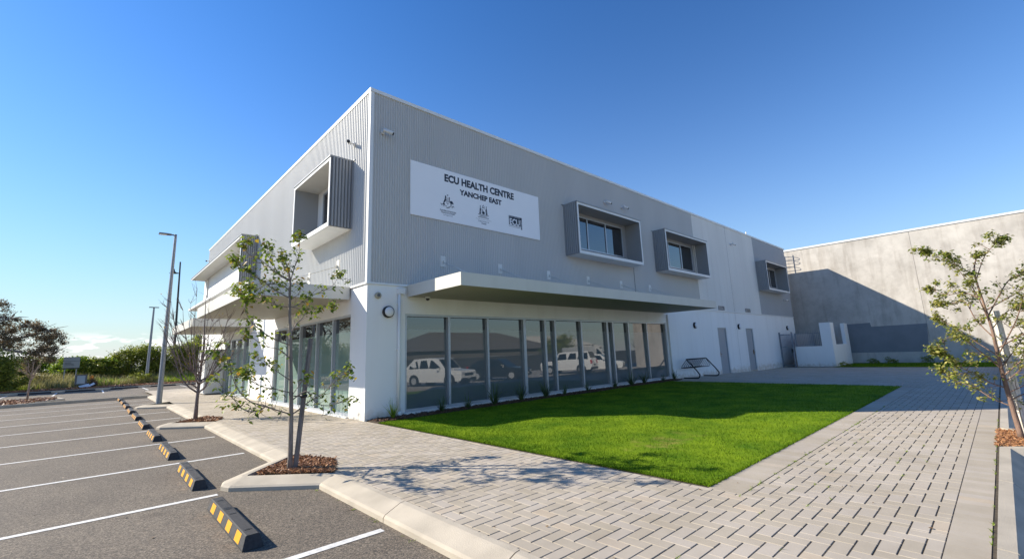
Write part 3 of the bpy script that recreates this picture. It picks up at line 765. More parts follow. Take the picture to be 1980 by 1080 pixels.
glazing('x', 5.60, 10.33, GS, GT, 0.09, [(6.62, .09), (7.14, .075), (8.64, .075)], 2.22, M['film'])
glazing('x', 10.33, GX1, GS, GT, 0.09, [(10.72, .09), (11.87, .075), (13.36, .075)], 2.20, M['film'])
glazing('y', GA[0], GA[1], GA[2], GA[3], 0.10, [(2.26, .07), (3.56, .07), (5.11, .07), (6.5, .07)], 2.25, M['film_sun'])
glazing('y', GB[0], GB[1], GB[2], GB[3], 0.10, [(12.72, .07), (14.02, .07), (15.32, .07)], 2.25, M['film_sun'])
# concrete sill strip below the glazing
for q in ((GX0 - 0.05, -0.10, -0.1, GX1 + 0.03, -0.022, GS + 0.01), (-0.09, GA[0], -0.1, -0.022, GA[1], 0.035), (-0.09, GB[0], -0.1, -0.022, GB[1], 0.035)):
    mb = MB(); mb.box(*q); mb.build("sill", M['trim'], B)
# doors
for d in (D1, D2):
    mb = MB(); mb.box(d[0] + 0.04, 0.06, 0.02 - 0.12, d[1] - 0.04, 0.11, 2.42)
    dr = mb.build("door", M['doorgrey'], B)
    mb = MB(); mb.box(d[0], 0.03, -0.1, d[0] + 0.04, 0.16, 2.47); mb.box(d[1] - 0.04, 0.03, -0.1, d[1], 0.16, 2.47); mb.box(d[0] + 0.04, 0.03, 2.42, d[1] - 0.04, 0.16, 2.47)
    mb.build("door_frame", M['doorgrey'], dr)
    mb = MB(); hx = d[0] + 0.14 if d is D1 else d[1] - 0.16
    mb.box(hx - 0.02, 0.02, 0.85, hx + 0.03, 0.06, 1.12, 0); mb.tube([(hx, 0.02, 1.0), (hx, -0.03, 1.0), (hx + 0.1, -0.03, 1.0)], 0.012, 6)
    mb.build("handle", M['brass'], dr)
    mb = MB(); mb.box(d[0], -0.02, -0.3, d[1], 0.2, -0.09); mb.build("threshold", M['kerb'], B)
# small wall vents
for x in (21.7, 25.75):
    mb = MB(); x0, x1, z0, z1 = x - 0.4, x + 0.4, 3.50, 3.74
    mb.box(x0, -0.045, z0, x1, -0.021, z0 + 0.03); mb.box(x0, -0.045, z1 - 0.03, x1, -0.021, z1); mb.box(x0, -0.045, z0 + .03, x0 + 0.03, -0.021, z1 - .03); mb.box(x1 - 0.03, -0.045, z0 + .03, x1, -0.021, z1 - .03)
    for k in range(5):
        zz = z0 + 0.045 + k * 0.035; mb.face([(x0 + .03, -0.04, zz), (x1 - .03, -0.04, zz), (x1 - .03, -0.024, zz + 0.02), (x0 + .03, -0.024, zz + 0.02)])
    mb.build("wall_vent", M['gal'], B)
# downpipes
for x, zt in ((0.87, 3.28), (15.2, 3.05)):
    mb = MB(); mb.tube([(x, -0.075, 0.08), (x, -0.075, zt)], 0.04, 10)
    for zz in (0.5, 1.7, 2.9): mb.box(x - 0.06, -0.08, zz, x + 0.06, -0.021, zz + 0.03)
    if x < 1: mb.box(x - 0.055, -0.13, 3.18, x + 0.14, -0.021, 3.32); mb.tube([(x, -0.075, 0.12), (x, -0.17, 0.03)], 0.042, 10)
    mb.build("downpipe", M['white'], B)
# canopies
def canopy(x0, x1, y0, y1, z0, z1, wall_axis):
    mb = MB(); t = 0.03
    mb.box(x0, y0, z0 + 0.02, x1, y1, z1, 0)
    c = mb.build("canopy", M['canopy'], B)
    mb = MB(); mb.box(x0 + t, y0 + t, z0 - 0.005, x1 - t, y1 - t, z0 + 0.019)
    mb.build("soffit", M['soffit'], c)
    mb = MB()
    if wall_axis == 'x':
        e = [(x0 - 0.004, y0 - 0.004, x1 + 0.004, y0), (x0 - 0.004, y0, x0, y1), (x1, y0, x1 + 0.004, y1)]
        for k in (x0 + (x1 - x0) / 3, x0 + 2 * (x1 - x0) / 3): mb.box(k, y0 - 0.006, z0, k + 0.012, y0 - 0.0045, z1)
    else:
        e = [(x0 - 0.004, y0 - 0.004, x0, y1 + 0.004), (x0, y0 - 0.004, x1, y0), (x0, y1, x1, y1 + 0.004)]
    for q in e: mb.box(q[0], q[1], z0 - 0.006, q[2], q[3], z1 + 0.01)
    mb.build("fascia", M['canopy'], c)
    return c
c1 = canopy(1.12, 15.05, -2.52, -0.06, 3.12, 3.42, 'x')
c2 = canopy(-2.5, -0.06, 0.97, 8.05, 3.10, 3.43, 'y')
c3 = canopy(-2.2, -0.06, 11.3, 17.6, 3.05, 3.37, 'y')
for x in (2.3, 4.55, 6.9, 9.22, 11.53, 13.89):
    mb = MB(); mb.box(x - 0.09, -0.045, 4.08, x + 0.09, -0.024, 4.40); mb.box(x - 0.012, -0.12, 4.16, x + 0.012, -0.045, 4.26)
    mb.tube([(x, -0.09, 4.2), (x, -1.9, 3.43)], 0.011, 6); mb.build("tie_rod", M['panel_white'], B)
for y in (1.9, 4.3, 6.8):
    mb = MB(); mb.box(-0.045, y - 0.1, 3.95, -0.024, y + 0.1, 4.35); mb.tube([(-0.09, y, 4.15), (-1.9, y, 3.44)], 0.011, 6); mb.box(-0.12, y - 0.012, 4.1, -0.045, y + 0.012, 4.2)
    mb.build("tie_rod", M['canopy'], B)

# window hoods: open tubes clad in corrugated steel
def hood(axis, a0, a1, z0, z1, proj, win, mull, near_corr=True, far=True, wrap=False):
    P = (lambda a, d, z: (a, -d, z)) if axis == 'x' else (lambda a, d, z: (-d, a, z))
    mb = MB()
    def bx(p, q, d0, d1, r, s, m=0):
        A = P(p, d0, r); C = P(q, d1, s); mb.box(A[0], A[1], A[2], C[0], C[1], C[2], m)
    t = 0.06; back = -0.12
    bx(a0, a1, back, proj, z1 - 0.09, z1 - 0.03)                       # top slab
    bx(a0 - 0.03, a1 + 0.02, 0.03, proj + 0.045, z1 - 0.028, z1 + 0.012)     # roof sheet with lip
    bx(a0 - 0.16, a0 - 0.03, 0.03, 0.06, z1 - 0.02, z1 + 0.012)
    bx(a0, a1, back, proj, z0, z0 + 0.10)                               # bottom slab
    bx(a0, a0 + t, back, proj, z0 + 0.1, z1 - 0.09)                     # near cheek
    if far: bx(a1 - t, a1, back, proj, z0 + 0.1, z1 - 0.09)
    h = mb.build("window_hood", M['clad_hood' if axis == 'x' else 'clad_hood'], B)
    # light face trim round the mouth
    mb = MB(); w = 0.075
    bx(a0 - 0.004, a1 + 0.004, proj, proj + 0.02, z0 - 0.01, z0 + 0.11); bx(a0 - 0.004, a1 + 0.004, proj, proj + 0.02, z1 - 0.115, z1 - 0.03)
    bx(a0 - 0.004, a0 + w, proj, proj + 0.02, z0 + 0.11, z1 - 0.115)
    if far: bx(a1 - w, a1 + 0.004, proj, proj + 0.02, z0 + 0.11, z1 - 0.115)
    bx(a0 + 0.01, a1 - 0.01, 0.02, proj - 0.01, z0 - 0.012, z0 - 0.001)
    mb.build("hood_trim", M['trim'], h)
    # corrugated cheeks outside
    N = int(proj / 0.085) * 4
    for (a, sg) in ((a0, -1),) + (((a1, 1),) if far else ()):
        pr = None; mb = MB()
        for k in range(N + 1):
            d = 0.02 + (proj - 0.02) * k / N; o = a + sg * (0.026 + 0.024 * (1, 1, .8, -1)[k % 4])
            if pr:
                A = [P(pr[1], pr[0], z0), P(o, d, z0), P(o, d, z1 - 0.03), P(pr[1], pr[0], z1 - 0.03)]
                mb.face(A, 0, False)
            pr = (d, o)
        mb.build("hood_cladding", M['clad_hood'], h)
    # inner lining, pale soffit
    mb = MB(); bx(a0 + t, a1 - (t if far else 0), back, proj - 0.01, z1 - 0.10, z1 - 0.091); mb.build("hood_soffit", M['canopy'] if axis == 'y' else M['clad_hood'], h)
    # window at the back of the hood
    if win:
        w0, w1, wz0, wz1 = win; mb = MB()
        dd = -0.04
        # surround wall behind the hood mouth
        bx(a0 + t, a1 - (t if far else 0), dd - 0.06, dd - 0.04, z0 + 0.1, z1 - 0.1, 0)
        mb.build("hood_back", M['white'] if axis == 'y' else M['clad_hood'], h)
        mb = MB(); f = 0.05
        bx(w0, w1, dd - 0.03, dd + 0.02, wz1 - f, wz1); bx(w0, w1, dd - 0.03, dd + 0.02, wz0, wz0 + f)
        ed = [(w0, w0 + f)] + [(m - 0.028, m + 0.028) for m in mull] + [(w1 - f, w1)]
        for p, q in ed: bx(p, q, dd - 0.03, dd + 0.02, wz0 + f, wz1 - f)
        mb.build("window_frame", M['alu'], h)
        for (p, q), (r, s) in zip(ed, ed[1:]):
            mb = MB(); A = [P(q, dd - 0.01, wz0 + f), P(r, dd - 0.01, wz0 + f), P(r, dd - 0.01, wz1 - f), P(q, dd - 0.01, wz1 - f)]
            mb.face(A if axis == 'x' else A[::-1]); mb.build("pane", M['hoodglass'], h)
    return h
for (a0, a1) in HOODS_X:
    w0, w1 = a0 + 0.22, a1 - 0.42
    s = (w1 - w0) / 3
    hood('x', a0, a1, HZ0, HZ1, 0.66, (w0, w1, 5.5, 6.88), [w0 + s, w0 + 2 * s])
hood('y', HOODS_Y[0][0], HOODS_Y[0][1], HZ0, HZ1, 0.66, (1.4, 3.5, 5.5, 6.86), [2.45])
hood('y', HOODS_Y[1][0], HOODS_Y[1][1], 5.0, HZ1, 0.68, (11.6, 13.2, 5.4, 6.8), [12.4], far=False)

# ---- sign board with lettering and crests
SG = empty("sign_board", (1.20, -0.04, 5.49), 0, "large white wall sign reading ECU HEALTH CENTRE YANCHEP EAST with two crests and a logo", "sign")
mb = MB(); mb.box(0, -0.02, 0, 5.32, 0.005, 1.64); mb.build("sign_panel", M['sign'], SG, bevel=0.003)
def text(s, x, zc, size, parent, mtl, width=None, name="lettering", bold=0.0, y=-0.0225, center=False, rot=None):
    cu = bpy.data.curves.new(name, 'FONT'); cu.body = s; cu.size = size; cu.offset = bold; cu.extrude = 0.0; cu.resolution_u = 3
    cu.align_x = 'CENTER' if center else 'LEFT'
    o = bpy.data.objects.new("tmp", cu); S.collection.objects.link(o)
    dg = bpy.context.evaluated_depsgraph_get(); me = bpy.data.meshes.new_from_object(o.evaluated_get(dg))
    bpy.data.objects.remove(o)
    me.materials.clear(); me.materials.append(mtl); me.name = name
    xs = [v.co.x for v in me.vertices]; w = max(xs) - min(xs)
    sc = (width / w) if width else 1
    mx = min(xs) if not center else 0
    for v in me.vertices:
        px, pz = (v.co.x - mx) * sc, v.co.y
        if rot: px, pz = -pz, px
        v.co = (x + px, y, zc + pz)
    t = bpy.data.objects.new(name, me); S.collection.objects.link(t); t.parent = parent
    return t
def sx(x): return x - 1.20
def szz(z): return z - 5.49
text("ECU HEALTH CENTRE", sx(2.37), szz(6.765), 0.315, SG, M['ink'], 2.90, bold=0.014)
text("YANCHEP EAST", sx(2.93), szz(6.45), 0.235, SG, M['ink'], 1.76, bold=0.011)
text("Australian Government", sx(2.19), szz(5.80), 0.062, SG, M['ink'], 0.60, "small_lettering", 0.001)
text("Department of Health", sx(2.24), szz(5.73), 0.062, SG, M['ink'], 0.50, "small_lettering", 0.001)
text("and Aged Care", sx(2.32), szz(5.665), 0.05, SG, M['ink'], 0.34, "small_lettering", 0.0)
text("GOVERNMENT OF", sx(3.72), szz(5.895), 0.04, SG, M['ink'], 0.32, "small_lettering", 0.001)
text("WESTERN AUSTRALIA", sx(3.65), szz(5.845), 0.045, SG, M['ink'], 0.46, "small_lettering", 0.001)
text("Department of", sx(3.66), szz(5.71), 0.062, SG, M['ink'], 0.45, "small_lettering", 0.0)
text("Health", sx(3.79), szz(5.64), 0.062, SG, M['ink'], 0.20, "small_lettering", 0.001)
def inkpoly(mb, pts, y=-0.0225, m=0):
    mb.face([(sx(p[0]), y, szz(p[1])) for p in pts], m)
def disc(mb, cx, cz, r, y=-0.0225, n=14, ry=None, m=0):
    inkpoly(mb, [(cx + r * math.cos(2 * math.pi * k / n), cz + (ry or r) * math.sin(2 * math.pi * k / n)) for k in range(n)], y, m)
def ring(mb, cx, cz, r0, r1, y, n=20, ry=1.0):
    for k in range(n):
        a, b = 2 * math.pi * k / n, 2 * math.pi * (k + 1) / n
        inkpoly(mb, [(cx + r0 * math.cos(a), cz + ry * r0 * math.sin(a)), (cx + r1 * math.cos(a), cz + ry * r1 * math.sin(a)), (cx + r1 * math.cos(b), cz + ry * r1 * math.sin(b)), (cx + r0 * math.cos(b), cz + ry * r0 * math.sin(b))], y)
# national crest: kangaroo and emu holding a quartered shield, star above, wattle below
mb = MB(); cx, cz = 2.48, 6.12
kang = [(-.17, -.11), (-.26, -.10), (-.28, -.115), (-.16, -.125), (-.10, -.12), (-.10, -.095), (-.13, -.06), (-.09, -.02), (-.06, .03), (-.035, .02), (-.03, .035), (-.07, .06), (-.065, .10), (-.05, .14), (-.055, .165), (-.075, .19), (-.085, .17), (-.10, .155), (-.10, .10), (-.125, .03), (-.155, -.04)]
inkpoly(mb, [(cx + a, cz + b) for a, b in kang][::-1])
emu = [(.08, .02), (.13, .045), (.17, .035), (.21, -.02), (.22, -.06), (.18, -.045), (.15, -.05), (.16, -.12), (.145, -.12), (.135, -.05), (.115, -.05), (.115, -.12), (.10, -.12), (.10, -.04), (.07, -.01), (.06, .05), (.055, .12), (.045, .135), (.055, .155), (.075, .15), (.075, .10), (.075, .05)]
inkpoly(mb, [(cx + a, cz + b) for a, b in emu])
for k in range(7):
    a = math.pi / 2 + 2 * math.pi * k / 7
    inkpoly(mb, [(cx + .035 * math.cos(a), cz + .2 + .035 * math.sin(a)), (cx + .012 * math.cos(a + .5), cz + .2 + .012 * math.sin(a + .5)), (cx, cz + .2), (cx + .012 * math.cos(a - .5), cz + .2 + .012 * math.sin(a - .5))][::-1])
for (a, b, c, d) in ((-.055, .12, .055, .112), (-.055, .112, -.047, -.05), (.047, .112, .055, -.05), (-.047, .035, .047, .03), (-.003, .11, .003, -.09), (-.05, -.05, 0.0, -.1), (0.0, -.1, .05, -.05)):
    if abs(b - d) > .03 and abs(a - c) > .03: inkpoly(mb, [(cx + a, cz + b), (cx + c, cz + d), (cx + c, cz + d + .01), (cx + a, cz + b + .01)])
    else: inkpoly(mb, [(cx + a, cz + d), (cx + c, cz + d), (cx + c, cz + b), (cx + a, cz + b)])
for (a, b) in ((-.025, .075), (.025, .075), (-.025, 0), (.025, 0), (0, -.055)): disc(mb, cx + a, cz + b, 0.012)
rr = random.Random(4)
for k in range(34):
    t = rr.uniform(-1, 1); disc(mb, cx + t * .24, cz - .13 - .06 * (1 - abs(t)) + rr.uniform(-.025, .03), rr.uniform(.006, .014), n=6)
for s in (-1, 1):
    mb2 = [(cx + s * .02, cz - .16), (cx + s * .24, cz - .115), (cx + s * .24, cz - .108), (cx + s * .02, cz - .152)]
    inkpoly(mb, mb2 if s > 0 else mb2[::-1])
inkpoly(mb, [(cx - .06, cz - .205), (cx + .06, cz - .205), (cx + .05, cz - .19), (cx - .05, cz - .19)])
mb.build("crest", M['ink'], SG)
# state crest: swan shield between two kangaroos under a crown
mb = MB(); cx, cz = 3.88, 6.12
disc(mb, cx, cz - .09, .052, ry=.045); inkpoly(mb, [(cx - .05, cz - .09), (cx - .03, cz - .02), (cx - .045, cz + .01), (cx - .03, cz + .03), (cx - .005, cz + .015), (cx - .012, cz - .02), (cx, cz - .06)][::-1])
ring(mb, cx, cz - .03, .085, .093, -0.0225, ry=1.25)
for s in (-1, 1):
    k = [(.10, -.15), (.17, -.15), (.17, -.13), (.155, -.06), (.15, .02), (.135, .08), (.14, .13), (.125, .15), (.11, .13), (.115, .10), (.11, .04), (.09, .0), (.11, -.02), (.115, -.08)]
    pts = [(cx + s * a, cz + b) for a, b in k]; inkpoly(mb, pts if s > 0 else pts[::-1])
ring(mb, cx, cz + .115, .03, .045, -0.0225, ry=.8); disc(mb, cx, cz + .165, .012); inkpoly(mb, [(cx - .05, cz + .07), (cx + .05, cz + .07), (cx + .05, cz + .085), (cx - .05, cz + .085)])
inkpoly(mb, [(cx - .23, cz - .175), (cx + .23, cz - .175), (cx + .23, cz - .16), (cx - .23, cz - .16)])
inkpoly(mb, [(3.56, 5.788), (4.22, 5.788), (4.22, 5.794), (3.56, 5.794)]); inkpoly(mb, [(2.20, 5.782), (2.78, 5.782), (2.78, 5.787), (2.20, 5.787)])
mb.build("crest", M['ink'], SG)
# square logo
mb = MB(); inkpoly(mb, [(5.0, 5.83), (5.55, 5.83), (5.55, 6.07), (5.0, 6.07)]); inkpoly(mb, [(5.0, 6.105), (5.62, 6.105), (5.62, 6.16), (5.0, 6.16)]); inkpoly(mb, [(5.565, 5.73), (5.62, 5.73), (5.62, 6.105), (5.565, 6.105)]); inkpoly(mb, [(5.0, 6.07), (5.565, 6.07), (5.565, 6.105), (5.0, 6.105)])
mb.build("logo", M['ink'], SG)
text("ECU", sx(5.0) + 0.035, szz(5.85), 0.30, SG, M['signwhite'], 0.47, "logo_lettering", 0.008, y=-0.0245)
text("EDITH COWAN UNIVERSITY", sx(5.0), szz(5.765), 0.05, SG, M['ink'], 0.54, "small_lettering", 0.0)
text("EDITH COWAN", sx(5.02), szz(6.115), 0.045, SG, M['signwhite'], 0.5, "small_lettering", 0.0, y=-0.0245)
text("UNIVERSITY", sx(5.605), szz(5.77), 0.045, SG, M['signwhite'], 0.3, "small_lettering", 0.0, y=-0.0245, rot=True)

# ---- bulkhead wall lamps
def wall_lamp(r=0.155):
    t = empty("wall_lamp")
    mb = MB(); mb.tube([(0, 0, 0), (0, -0.055, 0), (0, -0.085, 0), (0, -0.095, 0)], [r, r, r * 0.97, r * 0.86], 28); mb.build("lamp_body", M['black'], t)
    mb = MB(); mb.tube([(0, -0.09, 0), (0, -0.11, 0), (0, -0.13, 0), (0, -0.14, 0)], [r * .83, r * .80, r * .58, r * .2], 24); mb.build("diffuser", M['diffuser'], t)
    return t
lp = wall_lamp()
LG = "round bulkhead lamps on the white ground floor walls"
for i, (loc, rz, lab) in enumerate([((0.56, -0.022, 2.69), 0, "large round black rimmed wall lamp on the white corner pier beside the downpipe"),
        ((18.05, -0.022, 2.57), 0, "round wall lamp between the glazing and the first grey door"),
        ((23.9, -0.022, 2.57), 0, "round wall lamp between the two grey doors"),
        ((33.1, -0.022, 2.57), 0, "round wall lamp above the barred gate at the far end of the wall"),
        ((-0.022, 9.75, 2.69), -math.pi / 2, "round wall lamp on the sunlit pier between the two car park side windows")]):
    o = lp if i == 0 else copy_tree(lp)
    o.location = loc; o.rotation_euler = (0, 0, rz); tag(o, lab, "wall lamp", LG)
# ---- security cameras
def cctv():
    t = empty("security_camera")
    mb = MB(); mb.tube([(0, 0, 0), (0, -0.05, 0)], 0.06, 14); mb.tube([(0, -0.04, 0), (0, -0.13, 0.01)], 0.022, 8); mb.build("mount", M['polewhite'], t)
    mb = MB(); mb.tube([(-0.04, -0.13, 0.02), (0.20, -0.20, -0.045)], 0.046, 12); mb.tube([(-0.045, -0.135, 0.045), (0.24, -0.215, -0.02)], 0.03, 6); mb.build("housing", M['polewhite'], t)
    mb = MB(); mb.tube([(0.195, -0.1985, -0.0435), (0.235, -0.21, -0.054)], 0.043, 12); mb.build("lens", M['black'], t)
    return t
cc = cctv()
for i, (loc, rz, lab) in enumerate([((0.33, -0.03, 7.70), 0, "white bullet camera high on the shaded cladding left of the sign"),
        ((-0.03, 0.95, 7.62), -math.pi / 2 - 0.3, "white bullet camera high on the sunlit cladding beside the corner"),
        ((10.74, -0.03, 7.80), 0, "small camera above the widest hooded window, the nearer of two"),
        ((12.06, -0.03, 7.83), 0, "small camera above the widest hooded window, the farther of two"),
        ((24.23, -0.03, 7.79), 0, "small camera high on the pale painted panel"),
        ((33.34, -0.03, 4.67), 0, "small camera below the last hooded window"),
        ((-0.03, 23.4, 8.1), -math.pi / 2, "tiny camera sticking out from the far corner of the sunlit upper wall")]):
    o = cc if i == 0 else copy_tree(cc)
    o.location = loc; o.rotation_euler = (0, 0, rz); tag(o, lab, "security camera", "bullet cameras on the upper walls")
t = empty("dome_camera", (1.58, -0.35, 3.115), 0, "small white dome camera under the near end of the long canopy", "security camera")
mb = MB(); mb.tube([(0, 0, 0), (0, 0, -0.05)], 0.07, 16); mb.build("housing", M['polewhite'], t)
mb = MB(); mb.tube([(0, 0, -0.05), (0, 0, -0.08), (0, 0, -0.10), (0, 0, -0.11)], [.055, .05, .035, .01], 16); mb.build("dome", M['black'], t)
t = empty("siren_sensor", (0.27, -0.022, 3.11), 0, "small round beige sensor on the white pier just below the cladding", "sensor")
mb = MB(); mb.tube([(0, 0, 0), (0, -0.05, 0), (0, -0.07, 0)], [.085, .085, .06], 18); mb.build("sensor_body", mat("beige_plastic", (.4, .36, .27), .5), t)
mb = MB(); mb.tube([(0, -0.07, 0), (0, -0.085, 0)], [.045, .03], 14); mb.build("sensor_lens", M['darkalu'], t)
# ---- cabinet on the far left of the sunlit wall
t = empty("meter_cabinet", (-0.4, 17.6, 0), 0, "tall white metal services cabinet standing against the sunlit wall", "cabinet")
mb = MB(); mb.box(-0.42, -1.1, 0.05, 0.36, 1.1, 2.2); mb.build("cabinet_body", M['polewhite'], t, bevel=0.01)
for k in range(2):
    mb = MB(); mb.box(-0.45, -1.06 + k * 1.07, 0.12, -0.421, -0.02 + k * 1.07, 2.14); d = mb.build("door", M['polewhite'], t, bevel=0.004)
    mb = MB(); mb.box(-0.47, -0.08 + k * 0.12, 1.1, -0.451, -0.05 + k * 0.12, 1.3); mb.build("handle", M['darkalu'], d)
mb = MB(); mb.box(-0.44, -1.12, 2.2, 0.37, 1.12, 2.24); mb.build("cabinet_lid", M['polewhite'], t)

# ================================================================ NEIGHBOUR BUILDING
NX = 37.05
NB = empty("concrete_building", (0, 0, 0), 0, "neighbouring building with a tall plain stained concrete wall", "building")
mb = MB()
for (y0, y1) in ((-15.4, -7.5), (-7.485, 0.6), (0.615, 14)):
    mb.box(NX, y0, -1.0, NX + 0.25, y1, 9.0)
mb.box(NX + 0.3, -15.3, -1, NX + 25, 14, 8.7)
mb.build("precast_wall", M['concrete_wall'], NB)
mb = MB(); mb.box(NX - 0.05, -15.42, 9.0, NX + 0.35, 14.02, 9.14); mb.build("parapet_capping", M['polewhite'], NB)
mb = MB(); mb.face([(NX - .004, -2.9, 0.55), (NX - .004, -7.35, 0.55), (NX - .004, -7.5, 2.45), (NX - .004, -4.45, 2.42), (NX - .004, -4.4, 2.72), (NX - .004, -2.9, 2.68)])
mb.build("painted_patch", mat("dark_blue_grey_patch_paint", (0.20, 0.21, 0.225), 0.8, 0, 0.06, 1.5), NB)
# guard-railed ladder at the back corner of the roof (seen through its shadow on the concrete wall)
t = empty("roof_ladder", (35.35, 1.9, 7.0), 0, "grey roof access ladder with looped handrails at the far corner of the roof", "ladder")
for dy in (0.0, 0.62):
    mb = MB(); mb.tube([(0, dy, 0), (0, dy, 3.2)], 0.03, 8); mb.build("stile", M['gal'], t)
for k in range(9):
    mb = MB(); mb.tube([(0, 0, 0.3 + k * 0.32), (0, 0.62, 0.3 + k * 0.32)], 0.017, 6); mb.build("rung", M['gal'], t)
for k, zz in enumerate((1.9, 2.4, 2.75)):
    mb = MB(); mb.tube([(0, 0, zz)] + [(0.38 - 0.38 * math.cos(a), -0.1 - 0.65 * math.sin(a) , zz - 0.35 * (a / math.pi)) for a in [math.pi * q / 8 for q in range(9)]], 0.02, 6); mb.build("handrail", M['gal'], t)

# ---- white rendered enclosure, gate and picket fence
X = 31.4
t = empty("rendered_enclosure", (X, -0.85, -0.2), 0, "low white rendered wall stepping up to two tall piers beside the barred gate", "wall")
mb = MB(); mb.box(0, -2.25 + 0.62, 0, 0.25, 0, 1.38); mb.build("low_wall", M['white'], t)
mb = MB(); mb.box(0, -2.25, 0, 0.25, -1.632, 2.95); mb.box(0.25, -2.25, 0, 0.95, -2.03, 2.95); mb.build("tall_pier", M['white'], t)
mb = MB(); mb.box(0.95, -2.25, 0, 4.0, -2.03, 1.45); mb.build("dwarf_wall", M['white'], t)
mb = MB(); mb.box(4.0, -2.25, 0, 5.05, -2.03, 2.95); mb.build("end_pier", M['white'], t)
mb = MB(); mb.box(0.5, -0.05, 0, 5.0, 0.1, 2.3); mb.build("rear_screen", M['panel_grey'], t)
t = empty("barred_gate", (X - 0.35, -0.42, -0.2), 0, "grey steel barred gate between the building wall and the white low wall", "gate")
for y in (0.36, -0.42):
    mb = MB(); mb.box(-0.05, y - 0.045, 0, 0.05, y + 0.045, 2.42); mb.build("gate_post", M['gal'], t)
mb = MB()
for zz in (0.12, 1.35, 2.2): mb.box(-0.02, -0.36, zz, 0.02, 0.30, zz + 0.045)
mb.build("rail", M['gal'], t)
for k in range(9):
    mb = MB(); y = -0.31 + k * 0.075; mb.tube([(-0.03, y, 0.05), (-0.03, y, 2.33)], 0.011, 6); mb.build("gate_bar", M['gal'], t)
mb = MB(); mb.box(-0.08, -0.40, 1.0, -0.03, -0.30, 1.25); mb.build("latch", M['black'], t)
t = empty("picket_fence", (X + 0.12, -0.9, 1.18), 0, "spiked grey steel pickets standing on top of the white low wall", "fence")
for zz in (0.08, 0.88):
    mb = MB(); mb.box(-0.015, -1.55, zz, 0.015, 0.0, zz + 0.035); mb.build("rail", M['gal'], t)
for k in range(15):
    mb = MB(); y = -0.05 - k * 0.105; mb.tube([(0.025, y, 0.0), (0.025, y, 1.02), (0.025, y, 1.10)], [.011, .011, .002], 6); mb.build("picket", M['gal'], t)
# ---- bicycle rack
t = empty("bicycle_rack", (16.0, -0.9, -0.01), 0, "black tubular bicycle rack with looped wheel holders on the paving by the wall", "bicycle rack")
for x in (-0.15, 1.95):
    pts = [(x, 0.62, 0.03), (x, 0.0, 0.03)] + [(x, -0.02 - 0.14 * math.sin(a), 0.17 - 0.14 * math.cos(a)) for a in [math.pi * q / 12 for q in range(1, 8)]] + [(x, -0.02, 0.40), (x, 0.42, 0.90)]
    mb = MB(); mb.tube(pts, 0.03, 8); mb.build("side_frame", M['black'], t)
mb = MB(); mb.tube([(-0.15, 0.42, 0.90), (1.95, 0.42, 0.90)], 0.028, 8); mb.build("top_bar", M['black'], t)
mb = MB(); mb.tube([(-0.15, 0.70, 0.50), (1.95, 0.70, 0.50)], 0.02, 8); mb.build("lower_bar", M['black'], t)
for k in range(9):
    x = -0.08 + k * 0.225
    mb = MB(); mb.tube([(x, 0.42, 0.90), (x, 0.72, 0.56), (x + 0.02, 0.72, 0.5), (x + 0.10, 0.66, 0.48), (x + 0.2, 0.28, 0.50), (x + 0.22, 0.24, 0.55), (x + 0.2, 0.42, 0.90)], 0.014, 6); mb.build("wheel_loop", M['black'], t)

# ================================================================ WHEEL STOPS
ws = empty("wheel_stop", (-3.925, -6.10, AZ))
mb = MB()
Lw = 1.64
prof2 = [(0, 0), (0, 0.014), (0.028, 0.112), (0.038, 0.118), (0.128, 0.118), (0.14, 0.112), (0.17, 0.014), (0.17, 0)]
r0 = [(x, 0.012 if 0 < k < 7 else 0, z) for k, (x, z) in enumerate(prof2)]
A = [Vector((x, 0.0, z)) for x, z in prof2]; Bv = [Vector((x, Lw, z)) for x, z in prof2]
for k, v in enumerate(A):
    if 1 < k < 6: v.y += 0.035; Bv[k].y -= 0.035
for k in range(len(A) - 1): mb.face([A[k], A[k + 1], Bv[k + 1], Bv[k]][::-1])
mb.face(A); mb.face(Bv[::-1])
mb.build("stop_body", M['rubber'], ws)
for k in range(4):
    y0 = 0.16 + k * 0.38; mb = MB()
    f = lambda s, y: (0.003 + 0.026 * s - 0.003, y, 0.016 + 0.092 * s)
    e = 0.0015
    mb.face([(0.0015 - e, y0, 0.022), (0.0265 - e, y0, 0.106), (0.0265 - e, y0 + 0.17, 0.106), (0.0015 - e, y0 + 0.17, 0.022)][::-1])
    mb.build("reflector", M['yellow'], ws)
mb = MB()
for y in (0.2, 0.82, 1.44): mb.box(0.055, y - 0.014, 0.1185, 0.115, y + 0.014, 0.120)
mb.box(0.05, 1.0, 0.1185, 0.12, 1.10, 0.1192)
mb.build("bolt_hole", M['black'], ws)
ordn = ["nearest", "second", "third", "fourth", "fifth", "sixth", "seventh", "eighth", "ninth", "farthest"]
rnd = random.Random(9)
for k in range(10):
    o = ws if k == 0 else copy_tree(ws)
    o.location = (-3.925 + (rnd.uniform(-0.012, 0.012) if k else 0), -6.10 + 2.71 * k + (rnd.uniform(-0.04, 0.04) if k else 0), AZ)
    o.rotation_euler = (0, 0, rnd.uniform(-0.01, 0.01) if k else 0)
    tag(o, "%s black wheel stop with amber patches in the row beside the building" % ordn[k], "wheel stop", "wheel stops in the row of parking bays beside the building")
for k, x in enumerate((-8.6, -6.3, -3.85, -1.5, 0.9)):
    o = copy_tree(ws); o.location = (x, 35.3 - 0.013 * x, AZ); o.rotation_euler = (0, 0, -math.pi / 2)
    names = ["at the left edge", "under the leaning board", "right of the leaning board", "near the lamp post", "nearest the building corner"]
    tag(o, "black and amber wheel stop along the far kerb %s" % names[k], "wheel stop", "wheel stops along the far kerb")

